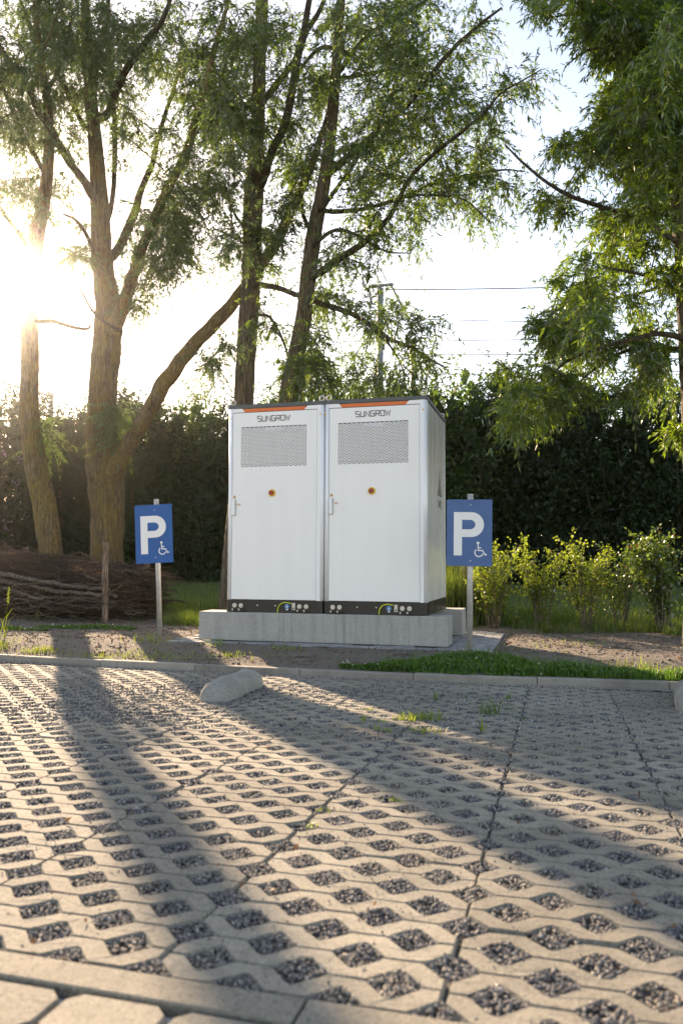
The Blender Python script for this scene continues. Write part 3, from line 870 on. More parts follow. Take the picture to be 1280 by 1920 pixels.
    bm = cyl((ex, y_d - .0101, ez), (ex, y_d - .022, ez), .017, .017, 20); cyl((ex, y_d - .0221, ez), (ex, y_d - .040, ez), .026, .021, 24, bm)
    bm_obj('push_button', bm, M['red'], es)
    # handle, stickers
    hx = dx0 + .026
    B('handle_shade_plate', hx - .021, hx + .020, y_d - .004, y_d - .0004, 1.022, 1.198, M['pole'], door, .001)  # grey outline added in place of the shadow beside the handle
    hb = B('handle', hx - .019, hx + .013, y_d - .034, y_d - .0045, 1.026, 1.194, M['post'], door, .006, 2)
    B('handle_lock', hx + .014, hx + .026, y_d - .010, y_d - .0045, 1.165, 1.182, M['steel'], hb, .002)
    B('label_sticker', hx + .028, hx + .074, y_d - .0012, y_d - .0004, 1.128, 1.156, M['sticker'], door)
    for q in range(3): B('sticker_print', hx + .031 + q * .014, hx + .041 + q * .014, y_d - .002, y_d - .0014, 1.139, 1.145, M['rust'], door)
    tr = prism([(hx - .02, 1.212), (hx + .02, 1.212), (hx, 1.247)], y_d - .0012, y_d - .0004); bm_obj('warning_sticker', tr, M['amber'], door)
    tr = prism([(hx - .003, 1.217), (hx + .003, 1.217), (hx + .003, 1.232), (hx - .003, 1.232)], y_d - .002, y_d - .0014); bm_obj('warning_mark', tr, M['letter'], door)
    # black base with fittings
    bm = box(-W2 - .002, W2 + .002, yf - .003, yb + .003, 0.0, zb)
    ed = [e for e in bm.edges if abs(e.verts[0].co.z - e.verts[1].co.z) > .05]
    bmesh.ops.bevel(bm, geom=ed, offset=.03, segments=5, affect='EDGES', profile=.5)
    base = bm_obj('base', bm, M['black'], t)
    yfb = yf - .003
    for k in range(3):
        B('base_panel', W2 + .0025, W2 + .006, yf + .08 + k * .43, yf + .08 + k * .43 + .40, .01, zb - .01, M['black'], base, .001)
    for cx in (-.40, .325):
        br = B('foot_bracket', cx - .085, cx + .085, yfb - .034, yfb - .0005, .004, .014, M['black'], base, .002)
        B('foot_plate', cx - .075, cx + .075, yfb - .006, yfb - .0006, .0145, .095, M['black'], br, .002)
        for dx in (-.036, .036):
            bo = bm_obj('bolt', cyl((cx + dx, yfb - .0065, .068), (cx + dx, yfb - .012, .068), .024, .024, 20), M['steel'], base)
            bm_obj('bolt_head', cyl((cx + dx, yfb - .0122, .068), (cx + dx, yfb - .024, .068), .0135, .0135, 6), M['steel'], bo)
            bm_obj('anchor_bolt', cyl((cx + dx - .02, yfb - .018, .0142), (cx + dx - .02, yfb - .018, .035), .008, .008, 6), M['steel'], br)
    for cx in (-.18, .02): bm_obj('screw', cyl((cx, yfb - .0005, .072), (cx, yfb - .005, .072), .0075, .0075, 10), M['steel'], base)
    # earth sticker: blue disc with a white earth mark on a pale tab
    st = bm_obj('earth_sticker', prism([(.125, .075), (.135, .04), (.15, .022), (.165, .04), (.175, .075), (.15, .095)], yfb - .0018, yfb - .0006), M['signwhite'], base)
    bm_obj('earth_disc', cyl((.15, yfb - .002, .068), (.15, yfb - .003, .068), .029, .029, 20), M['bluedot'], st)
    strokes_mesh('earth_mark', [[(.15, .088), (.15, .068)], [(.135, .066), (.165, .066)], [(.141, .058), (.159, .058)], [(.146, .051), (.154, .051)]], .005, M['signwhite'], st, .0015).location = (0, yfb - .0032, 0)
    pl = B('earth_lug', .205, .240, yfb - .008, yfb - .0005, .03, .104, M['steel'], base, .002)
    for q in (.048, .086): bm_obj('lug_hole', cyl((.2225, yfb - .0082, q), (.2225, yfb - .012, q), .009, .009, 12), M['black'] if q < .06 else M['steel'], pl)
    path = catmull([(.05, yfb - .012, .0002), (.058, yfb - .018, .05), (.085, yfb - .02, .09), (.13, yfb - .02, .106), (.165, yfb - .018, .104), (.2, yfb - .012, .098)], 6)
    for nm, mt, off in (('earth_cable', M['cable'], 0), ('cable_stripe', M['cable2'], .004)):
        v, q, tt = tube(path + np.array([0, -off, off * .6]), .0065 if off == 0 else .004, 8); ac = Acc(); ac.add(v, q, tt)
        link(nm, ac.mesh(nm, [mt], (0, 0, 0), True), base)
    # lifting eyes on the roof corners
    for sx in (-1, 1):
        for sy in (-1, 1):
            cx, cy = sx * (W2 - .035), sy * (CD / 2 - .05)
            a_ = np.linspace(0, 2 * np.pi, 21)
            ring = np.stack([cx + .027 * np.cos(a_), np.full(21, cy), H + .031 + .027 * np.sin(a_)], 1)
            v, q, _ = tube(ring, .0075, 8, cap=False); ac = Acc(); ac.add(v, q)
            ey = link('lifting_eye', ac.mesh('lifting_eye', [M['steel']], (0, 0, 0), True), t)
            bm_obj('eye_collar', cyl((cx, cy, H - .0035), (cx, cy, H + .007), .02, .018, 14), M['steel'], ey)
    return t
build_cabinet(-3.407, 'tall white steel cabinet whose own side is hidden, joined to the logo-bearing one', False)
build_cabinet(-2.323, 'tall white steel cabinet whose shade-toned side shows a dark peak-shaped logo', True)

# ================================================================== parking signs
def build_sign(px0, py0, px1, py1, Y, ptop, pbase, label, paler, yawr):
    top = at_y(*ptop, Y); base = at_y(*pbase, Y)
    zb = float(ground_z(base[0], Y)) - .02
    k = (zb - top[2]) / (base[2] - top[2]); base = top + (base - top) * k
    t = thing('parking_sign', label, 'sign', tuple(base), 0, 'blue disabled parking signs')
    d = Vector(top - base); ac = Acc()
    bm = cyl((0, 0, 0), tuple(d), .0275, .0275, 24)
    po = bm_obj('pole', bm, M['pole'], t)
    for p_ in po.data.polygons: p_.use_smooth = len(p_.vertices) == 4
    dn = d.normalized()
    bm_obj('pole_cap', cyl(tuple(d - dn * .0005), tuple(d + dn * .012), .029, .026, 20), M['pole'], po)
    # plate in its own frame
    c4 = [at_y(px0, py0, Y), at_y(px1, py0, Y), at_y(px1, py1, Y), at_y(px0, py1, Y)]
    ctr = sum(c4) / 4; w = .425; h = c4[0][2] - c4[3][2]
    lean = math.atan2(d.x, d.z)
    fr = bpy.data.objects.new('sign_plate', None)
    bm = box(-w / 2, w / 2, -.0015, .0015, -h / 2, h / 2, 0)
    ed = [e for e in bm.edges if abs(e.verts[0].co.y - e.verts[1].co.y) > .001]
    bmesh.ops.bevel(bm, geom=ed, offset=.005, segments=3, affect='EDGES')
    pl = bm_obj('sign_plate', bm, M['blue2' if paler else 'blue'], t)
    pl.location = Vector(ctr) - Vector(base) + Vector((0, -.034, 0))
    pl.rotation_euler = (0, lean, yawr)
    # back rail clamps
    for z in (-.2, .2):
        cl = part_box('clamp', (-.05, .05, .0016, .02, z - .015, z + .015), M['pole'], pl)
        bm_obj('clamp_bolt', cyl((.012, -.0018, z * 1.32), (.012, -.005, z * 1.32), .006, .005, 8), M['steel'], pl)
    # letter P
    s = h / .63; bm = bmesh.new()
    lx, rx, tz, bz = -.145 * s, .0, .195 * s, -.215 * s; stw = .077 * s
    n = 14; Ro, zc = .118 * s, .077 * s; Ri = Ro - .073 * s; xm = .018 * s
    outer = [(lx, bz), (lx, tz), (xm, tz)] + [(xm + Ro * math.cos(math.pi / 2 - math.pi * i / n), zc + Ro * math.sin(math.pi / 2 - math.pi * i / n)) for i in range(1, n)] + [(xm, zc - Ro), (lx + stw, zc - Ro), (lx + stw, bz)]
    inner = [(lx + stw, zc + Ri)] + [(xm - .012 * s + Ri * 1.12 * math.cos(math.pi / 2 - math.pi * i / n), zc + Ri * math.sin(math.pi / 2 - math.pi * i / n)) for i in range(0, n + 1)] + [(lx + stw, zc - Ri)]
    def quad(pts, y=-.0022):
        bm.faces.new([bm.verts.new((x, y, z)) for x, z in pts])
    quad([(lx, bz), (lx + stw, bz), (lx + stw, tz), (lx, tz)])
    quad([(lx + stw, zc + Ri), (xm - .012 * s, zc + Ri), (xm, tz), (lx + stw, tz)])
    quad([(lx + stw, zc - Ro), (xm, zc - Ro), (xm - .012 * s, zc - Ri), (lx + stw, zc - Ri)])
    for i in range(n):
        a0, a1 = math.pi / 2 - math.pi * i / n, math.pi / 2 - math.pi * (i + 1) / n
        quad([(xm - .012 * s + Ri * 1.12 * math.cos(a0), zc + Ri * math.sin(a0)), (xm - .012 * s + Ri * 1.12 * math.cos(a1), zc + Ri * math.sin(a1)), (xm + Ro * math.cos(a1), zc + Ro * math.sin(a1)), (xm + Ro * math.cos(a0), zc + Ro * math.sin(a0))])
    bmesh.ops.remove_doubles(bm, verts=bm.verts[:], dist=1e-5)
    bm_obj('letter_p', bm, M['signwhite'], pl)
    # wheelchair symbol
    ux, uz = .085 * s, -.175 * s; q = s
    arc = [(ux + .004 * q + .037 * q * math.cos(a), uz - .012 * q + .037 * q * math.sin(a)) for a in np.radians(np.linspace(128, 345, 18))]
    sy = strokes_mesh('wheelchair_symbol', [arc, [(ux - .004 * q, uz + .062 * q), (ux + .0 * q, uz + .008 * q), (ux + .04 * q, uz + .008 * q), (ux + .062 * q, uz - .034 * q), (ux + .078 * q, uz - .026 * q)], [(ux, uz + .033 * q), (ux + .027 * q, uz + .033 * q)]], .0105 * q, M['signwhite'], pl, .0006)
    sy.location = (0, -.0022, 0)
    bm = cyl((ux - .004 * q, -.0022, uz + .078 * q), (ux - .004 * q, -.0030, uz + .078 * q), .0135 * q, .0135 * q, 16)
    bm_obj('symbol_head', bm, M['signwhite'], pl)
    return t
build_sign(840, 937.5, 920.5, 1061, 7.52, (881.5, 929), (880, 1222), 'blue disabled parking sign on an upright pole beside the cabinet side', True, math.radians(6))
build_sign(259, 947, 324.5, 1055.5, 7.95, (293.5, 938), (300.5, 1206), 'blue disabled parking sign on a slightly leaning pole next to the brush pile', False, math.radians(10))

# ================================================================== wheel stops
def build_stop(p0, p1, hw, label):
    a = on_park(*p0); b = on_park(*p1)
    d = (b - a)[:2]; L = float(np.hypot(*d)); ang = math.atan2(d[1], d[0])
    ny, ns = 15, 28
    V = []; 
    for i in range(ns + 1):
        u = i / ns; x = u * L
        e = min(u, 1 - u) * L
        f = math.sqrt(max(0, 1 - (1 - min(1, e / .13)) ** 2)) if e < .13 else 1.0
        f = max(f, .02)
        for j in range(ny + 1):
            th = math.pi * j / ny
            V.append((x, math.cos(th) * hw * (.35 + .65 * f) * 1.0, max(0.0, math.sin(th)) ** .8 * .135 * f - .004 + rng.normal(0, .0016) + .004 * math.sin(x * 13 + th * 3) * math.sin(th)))
    idx = np.arange((ns + 1) * (ny + 1)).reshape(ns + 1, ny + 1)
    q = np.stack([idx[:-1, :-1], idx[1:, :-1], idx[1:, 1:], idx[:-1, 1:]], -1).reshape(-1, 4)
    o = link('wheel_stop', mesh_np('wheel_stop', V, q, None, [M['stop']], None, True))
    o.location = (a[0], a[1], park_z(a[1]) + .002); o.rotation_euler = (0, -math.atan2(park_z(b[1]) - park_z(a[1]), L), ang)
    return tag(o, label, 'wheel stop', 'round topped concrete wheel stops')
build_stop((396, 1316), (474, 1283), .115, 'round topped concrete wheel stop lying on the paving before the cabinets')
build_stop((1302, 1337), (1292, 1303), .115, 'round topped concrete wheel stop before the clover strip, mostly out of view')
# ================================================================== trees
def px_path(pts, Y):
    P, R = [], []
    for p in pts:
        px, py, w = p[:3]; dy = p[3] if len(p) > 3 else 0.0
        q = at_y(px, py, Y + dy); dep = float(np.dot(q - CAM, _fw))
        P.append(q); R.append(w / 2 / F * dep)
    return np.array(P), np.array(R)
def smooth_path(P, R, n=6):
    S = catmull(P, n); t = np.linspace(0, len(P) - 1, len(S))
    return S, np.interp(t, np.arange(len(R)), R)
def willow(label, Y, trunk, limbs, clumps, leafm, barkm, twigs=14, leaves=20, leafL=.078, leafW=.0185, sides=20, droop=.45, name='willow_tree', tl=(.20, .58)):
    TP, TR = px_path(trunk, Y)
    TP[0][2] = float(ground_z(np.clip(TP[0][0], -13, 5), TP[0][1])) - .06
    base = TP[0].copy(); base[2] += .06
    t = thing(name, label, 'tree', tuple(base), 0, 'willow trees around the parking area')
    S, R = smooth_path(TP, TR, 10)
    flare = np.exp(-np.linalg.norm(S - S[0], axis=1) / .35) * .28
    ac = Acc(); v, q, tr = tube(S, R * (1 + flare), sides, .055); ac.add(v, q, tr)
    link('trunk', ac.mesh('trunk', [barkm], base, True), t)
    sk = [S[3:]]
    for lp in limbs:
        P, Rr = px_path(lp, Y)
        # root the limb on the nearest earlier wood
        allp = np.vstack(sk); k = np.argmin(np.linalg.norm(allp - P[0], axis=1))
        P = np.vstack([allp[k], P]) if np.linalg.norm(allp[k] - P[0]) > .05 else P
        Rr = np.concatenate([[Rr[0] * 1.1], Rr]) if len(P) > len(Rr) else Rr
        s, r = smooth_path(P, Rr, 6)
        wn_ = rng.normal(0, 1, (len(P) * 2, 3)); wob = np.stack([np.interp(np.linspace(0, len(wn_) - 1, len(s)), np.arange(len(wn_)), wn_[:, c]) for c in range(3)], 1) * (r * np.where(r > .07, .08, .3))[:, None]; wob[0] = 0
        s = s + wob
        ac = Acc(); v, q, tr = tube(s, np.maximum(r, .004), 12 if r[0] > .05 else 8, .05); ac.add(v, q, tr)
        link('limb', ac.mesh('limb', [M['barkdark'] if r[0] < .09 else barkm], base, True), t)
        sk.append(s[2:])
    # clump centres -> branchlets grown one on another
    C = []
    for cl in clumps:
        cx, cy, rx, ry, n = cl[:5]; dy, sd = (cl[5], cl[6]) if len(cl) > 6 else (0.0, .85)
        for _ in range(int(n)):
            a = rng.uniform(0, 6.283); rr = math.sqrt(rng.uniform(0, 1))
            C.append(at_y(cx + rx * rr * math.cos(a), cy + ry * rr * math.sin(a), Y + dy + rng.normal(0, sd)))
    C = np.array(C)
    pts = np.vstack(sk)
    dist = np.array([np.min(np.linalg.norm(pts - c, axis=1)) for c in C])
    acc = Acc(); tw_start = []; tw_dir = []
    for i in np.argsort(dist):
        c = C[i]
        dv = pts - c; dd = np.linalg.norm(dv, axis=1) + np.maximum(0, dv[:, 2]) * .25
        p0 = pts[np.argmin(dd)]; L = np.linalg.norm(c - p0)
        if L < .05: c = c + rng.normal(0, .15, 3); L = np.linalg.norm(c - p0)
        mid = (p0 + c) / 2 + np.array([0, 0, .10 * L]) + rng.normal(0, .07 * L, 3)
        s = catmull(np.array([p0, mid, c]), 5)
        r0 = .0045 + .006 * min(L, 2.2); rr = np.linspace(r0, .0028, len(s))
        v, q, tr = tube(s, rr, 5, 0, False); acc.add(v, q, None, 1)
        pts = np.vstack([pts, s[3:]])
        ends = s[len(s) // 3:]
        for _ in range(twigs):
            k = rng.integers(0, len(ends)); tw_start.append(ends[k])
            d = (c - p0) / (L + 1e-6) * .55 + rng.normal(0, .62, 3); d[2] -= .12; tw_dir.append(d)
    P0 = np.array(tw_start); D = unit(np.array(tw_dir)); T = len(P0)
    L = rng.uniform(*tl, T)
    st = np.linspace(0, 1, 5)
    path = P0[:, None, :] + D[:, None, :] * (L[:, None] * st)[..., None] + np.array([0, 0, -1.0]) * ((st ** 2)[None, :, None] * (L * droop)[:, None, None])
    v, q = thin_tubes(path, np.broadcast_to(np.linspace(.0026, .0012, 5), (T, 5))); acc.add(v, q, None, 1)
    K = leaves
    tl = rng.uniform(.12, 1.02, (T, K))
    base_ = P0[:, None, :] + D[:, None, :] * (L[:, None] * tl)[..., None] + np.array([0, 0, -1.0]) * ((tl ** 2) * (L * droop)[:, None])[..., None]
    tang = D[:, None, :] * L[:, None, None] + np.array([0, 0, -1.0]) * (2 * tl * (L * droop)[:, None])[..., None]
    ld = unit(tang) * .75 + rng.normal(0, .5, (T, K, 3)); ld[..., 2] -= .12
    n = T * K
    v, q = leaf_quads(base_.reshape(-1, 3), ld.reshape(-1, 3), leafL * rng.uniform(.6, 1.25, n), leafW * rng.uniform(.75, 1.2, n), .12)
    acc.add(v, q, None, 0)
    cr = link('crown', acc.mesh('crown', [leafm, M['greentwig']], base), t)
    return t

willow('slim willow with a bent lichen-covered trunk standing in the brush pile', 10.8,
  [(102, 1150, 50), (97, 1050, 43), (86, 960, 42), (69, 880, 42), (58, 800, 37), (55, 740, 33), (57, 660, 32), (55, 600, 32), (60, 520, 30), (70, 440, 27), (84, 370, 23), (92, 290, 20), (90, 200, 16), (78, 110, 12), (66, 10, 9), (60, -120, 5)],
  [[(66, 600, 9), (110, 605, 8), (160, 617, 6), (172, 608, 3)], [(88, 330, 10), (40, 250, 9), (5, 160, 7), (-40, 60, 4)], [(84, 180, 8), (120, 110, 7), (135, 20, 4)], [(62, 480, 9), (10, 400, 8), (-50, 320, 5)]],
  [(60, 60, 90, 90, 44), (40, 200, 75, 85, 36), (90, 330, 60, 70, 12), (35, 390, 60, 60, 10), (-70, 150, 80, 130, 18), (-70, 350, 60, 80, 10), (60, -120, 130, 80, 18), (92, 820, 14, 26, 3, -.15, .1)],
  M['willow2'], M['bark'], droop=.5)
willow('stout willow with a forked lichen-covered trunk behind the wooden stake', 11.3,
  [(200, 1150, 72), (200, 1050, 60), (203, 960, 61), (197, 895, 66), (191, 830, 57), (192, 740, 52), (200, 660, 52), (204, 590, 50), (196, 520, 41), (190, 460, 38), (188, 400, 33), (182, 300, 28), (172, 200, 24), (166, 100, 20), (160, 0, 15), (156, -150, 8)],
  [[(215, 885, 38, -.1), (232, 850, 32, -.2), (252, 815, 30, -.2), (275, 778, 30, -.2), (300, 735, 30, -.2), (330, 690, 28, -.1), (362, 648, 26), (400, 610, 26, .1), (440, 565, 24, .2), (482, 508, 22, .2), (520, 450, 20, .2), (545, 395, 18, .1), (580, 315, 15), (608, 240, 12), (630, 150, 9, -.1), (650, 50, 6, -.2)],
   [(216, 612, 30, -.1), (240, 548, 25, -.2), (258, 490, 20, -.3), (298, 390, 17, -.4), (330, 325, 16, -.5), (355, 275, 15, -.5), (372, 200, 13, -.6), (400, 100, 10, -.6), (430, 0, 7, -.6)],
   [(212, 480, 18, .2), (248, 412, 17, .4), (268, 350, 12, .5), (292, 280, 9, .6), (320, 180, 7, .7), (350, 90, 4, .8)],
   [(168, 362, 15, -.2), (125, 290, 14, -.4), (80, 222, 13, -.6), (45, 155, 11, -.7), (15, 110, 9, -.7), (-40, 20, 5, -.8)],
   [(157, 240, 10, .2), (120, 160, 10, .4), (65, 65, 8, .6), (30, -20, 5, .7)],
   [(206, 400, 10, .2), (215, 220, 9, .3), (203, 90, 8, .3), (205, -30, 5, .3)],
   [(203, 210, 15, -.2), (230, 140, 13, -.4), (270, 85, 11, -.5), (305, 35, 9, -.6), (330, -40, 5, -.6)],
   [(176, 470, 9, -.3), (150, 420, 7, -.5), (120, 400, 4, -.6)], [(226, 620, 6, -.2), (180, 590, 5, -.3), (150, 540, 3, -.4)]],
  [(150, 40, 80, 80, 38), (230, 120, 70, 80, 30), (150, 170, 60, 80, 28), (300, 60, 70, 70, 24), (360, 130, 60, 80, 22), (405, 205, 50, 70, 20, -.4, .7), (250, 260, 50, 60, 8), (335, 300, 60, 60, 13), (300, 455, 65, 75, 40, -.2, .8), (350, 385, 50, 50, 14), (265, 545, 45, 40, 7), (150, 470, 50, 60, 8), (90, 250, 60, 60, 10), (425, 305, 50, 60, 14), (400, 385, 45, 50, 11), (420, 470, 40, 50, 9), (250, -120, 200, 80, 46), (525, 420, 40, 50, 8, .2, .5), (560, 345, 40, 50, 7, .1, .5), (600, 200, 40, 60, 7), (215, 795, 20, 34, 6, -.35, .12), (385, 690, 32, 40, 5), (440, 620, 30, 30, 3), (640, 40, 40, 40, 6)],
  M['willow2'], M['bark'], sides=26)
willow('straight upright willow trunk rising behind the seam of the white cabinets', 11.4,
  [(436, 1150, 50), (441, 1050, 45), (449, 950, 43), (454, 860, 41), (457, 740, 38), (463, 640, 36), (468, 560, 36), (472, 480, 36), (474, 400, 38), (477, 340, 34), (482, 260, 27), (485, 180, 26), (487, 100, 24), (492, 0, 21), (497, -130, 12)],
  [[(486, 352, 18, -.1), (505, 300, 16, -.2), (533, 230, 16, -.3), (549, 160, 15, -.3), (560, 100, 14, -.4), (576, 20, 11, -.4), (590, -70, 7, -.4)],
   [(497, 185, 13, .2), (550, 115, 11, .3), (572, 70, 10, .4), (605, 5, 8, .4), (628, -60, 5, .4)],
   [(486, 532, 11, -.2), (520, 541, 10, -.4), (560, 553, 10, -.5), (620, 575, 10, -.6), (680, 600, 9, -.7), (720, 630, 8, -.8), (770, 652, 6, -.9), (835, 690, 3, -1.0)],
   [(722, 632, 4, -.8), (752, 680, 3, -.8), (795, 720, 2, -.8)], [(690, 610, 4, -.7), (740, 660, 3, -.6), (760, 705, 2, -.6)],
   [(468, 285, 9, .2), (430, 250, 7, .5), (385, 215, 5, .7)], [(482, 590, 6, -.2), (510, 600, 5, -.4), (538, 660, 4, -.5), (545, 720, 2, -.5)], [(470, 440, 7, -.3), (440, 400, 5, -.6), (420, 340, 3, -.8)]],
  [(440, 60, 60, 70, 24, -.4, .8), (430, 200, 58, 72, 30, -.5, .7), (510, 60, 50, 60, 12), (520, 235, 40, 60, 10), (560, 170, 50, 60, 11), (480, -110, 130, 70, 28), (515, 470, 40, 50, 8), (600, 650, 50, 45, 7), (640, 565, 60, 35, 9), (700, 585, 50, 35, 9), (770, 620, 45, 45, 7, -.8, .4), (810, 668, 32, 25, 4, -.9, .3), (625, 690, 50, 36, 8), (497, 620, 22, 40, 4), (565, 690, 36, 28, 5), (545, 715, 22, 18, 4), (720, 690, 40, 30, 4, -.7, .3)],
  M['willow'], M['bark2'], droop=.5)
willow('leaning willow trunk with long open branches reaching over the logo cabinet', 10.9,
  [(484, 1150, 46), (500, 1000, 40), (520, 870, 37), (541, 740, 34), (556, 660, 32), (570, 590, 31), (580, 500, 30), (590, 430, 28), (600, 380, 26), (614, 300, 24), (622, 220, 22), (628, 150, 20), (635, 60, 18), (640, -10, 15), (646, -130, 9)],
  [[(590, 520, 15, -.1), (653, 473, 13, -.4), (717, 420, 11, -.6), (749, 372, 9, -.7), (775, 324, 8, -.8), (855, 255, 7, -1.0), (898, 223, 5, -1.1), (940, 175, 4, -1.2), (1015, 130, 2, -1.3)],
   [(604, 394, 9, .1), (680, 393, 8, .3), (760, 367, 7, .4), (823, 340, 6, .5), (930, 320, 4, .6), (985, 322, 2, .6)],
   [(618, 318, 15, -.1), (700, 255, 12, -.3), (775, 180, 10, -.5), (845, 95, 8, -.6), (871, 69, 7, -.6), (940, 16, 4, -.7)],
   [(608, 385, 8, -.2), (669, 298, 7, -.4), (705, 250, 5, -.5), (730, 180, 3, -.6)],
   [(630, 148, 8, .2), (760, 125, 5, .5), (810, 110, 3, .6)], [(632, 140, 10, .1), (685, 69, 8, .3), (750, 30, 6, .4), (810, -5, 5, .5)],
   [(640, 95, 8, .2), (600, 90, 7, .3), (565, 130, 6, .4), (540, 200, 3, .5)], [(592, 455, 8, -.2), (640, 430, 7, -.5), (720, 470, 4, -.8), (770, 475, 2, -.9)], [(585, 440, 9, .2), (565, 380, 8, .4), (575, 300, 5, .5)],
   [(749, 372, 5, -.7), (800, 365, 4, -.9), (870, 375, 3, -1.0), (920, 420, 2, -1.0)]],
  [(640, 100, 60, 70, 12), (700, 60, 60, 60, 16), (790, 60, 70, 60, 18), (750, 150, 60, 60, 22), (690, 220, 60, 60, 16), (770, 250, 60, 60, 17), (840, 180, 55, 55, 13), (880, 300, 50, 40, 12), (830, 350, 60, 40, 11), (925, 215, 40, 40, 7), (965, 150, 36, 22, 5), (895, 90, 45, 45, 7), (720, 330, 60, 50, 14), (655, 320, 50, 50, 9), (680, 430, 55, 40, 9), (760, 420, 50, 36, 7), (900, 400, 40, 26, 4), (955, 330, 25, 30, 3), (640, 500, 50, 30, 7), (720, -100, 150, 70, 26), (850, -60, 100, 50, 10), (560, 300, 35, 60, 7), (600, 660, 25, 40, 4), (560, 720, 25, 20, 4, -.2, .2)],
  M['willow'], M['bark2'], twigs=13)
willow('dark leafy willow with drooping boughs above the low shrub row', 8.6,
  [(1318, 1200, 62), (1312, 1000, 52), (1300, 780, 44), (1290, 600, 40), (1281, 460, 36), (1273, 350, 32), (1268, 250, 29), (1264, 150, 25), (1260, 20, 20), (1256, -130, 11)],
  [[(1272, 455, 12, -.1), (1245, 441, 11, -.2), (1158, 398, 9, -.4), (1057, 361, 7, -.6), (988, 313, 5, -.7), (945, 271, 3, -.8)],
   [(1285, 640, 12, -.1), (1230, 625, 10, -.3), (1174, 640, 8, -.5), (1083, 667, 6, -.6), (1035, 702, 4, -.7), (985, 770, 2, -.7)],
   [(1286, 655, 11, .1), (1185, 655, 8, .3), (1115, 690, 5, .4), (1060, 745, 3, .5)],
   [(1266, 300, 8, .2), (1237, 290, 7, .3), (1152, 287, 5, .5), (1105, 308, 3, .6)], [(1264, 150, 10, -.2), (1174, 106, 7, -.4), (1121, 90, 5, -.5), (1089, 101, 4, -.5), (1062, 122, 2, -.5)],
   [(1262, 90, 10, .2), (1200, 30, 7, .3), (1110, 20, 5, .3), (1020, 35, 3, .2)], [(1280, 470, 9, .2), (1243, 534, 7, .4), (1150, 560, 5, .6), (1050, 600, 3, .7)], [(1285, 560, 9, -.3), (1220, 520, 7, -.6), (1130, 500, 5, -.8)]],
  [(1205, 55, 75, 70, 75), (1245, 180, 60, 80, 67), (1175, 225, 50, 60, 36), (1235, 300, 60, 60, 45), (1130, 50, 45, 50, 16), (1060, 20, 50, 26, 6), (985, -10, 30, 20, 2), (1105, 275, 36, 26, 5), (1040, 275, 24, 22, 3), (1085, 395, 50, 32, 4), (1180, 400, 70, 50, 7), (1245, 420, 50, 50, 6), (1020, 370, 22, 26, 2), (1130, 480, 70, 50, 8), (1225, 500, 60, 50, 7), (1060, 550, 50, 40, 5), (1135, 575, 60, 45, 10), (1060, 628, 45, 38, 9), (1005, 605, 22, 20, 2), (1100, 660, 60, 45, 9), (1190, 620, 60, 50, 6), (1245, 690, 40, 55, 5), (1005, 735, 42, 30, 11), (978, 780, 24, 18, 4), (1060, 738, 50, 30, 7), (935, 690, 26, 14, 2), (1185, 720, 40, 30, 3), (1200, -100, 150, 70, 42), (1330, 200, 60, 250, 58), (1225, 110, 100, 130, 61, 1.7, .6), (1340, 550, 50, 150, 24), (1260, 790, 25, 25, 2)],
  M['willowsun'], M['bark2'], twigs=20, leaves=19, leafL=.074, leafW=.0175, tl=(.12, .36))

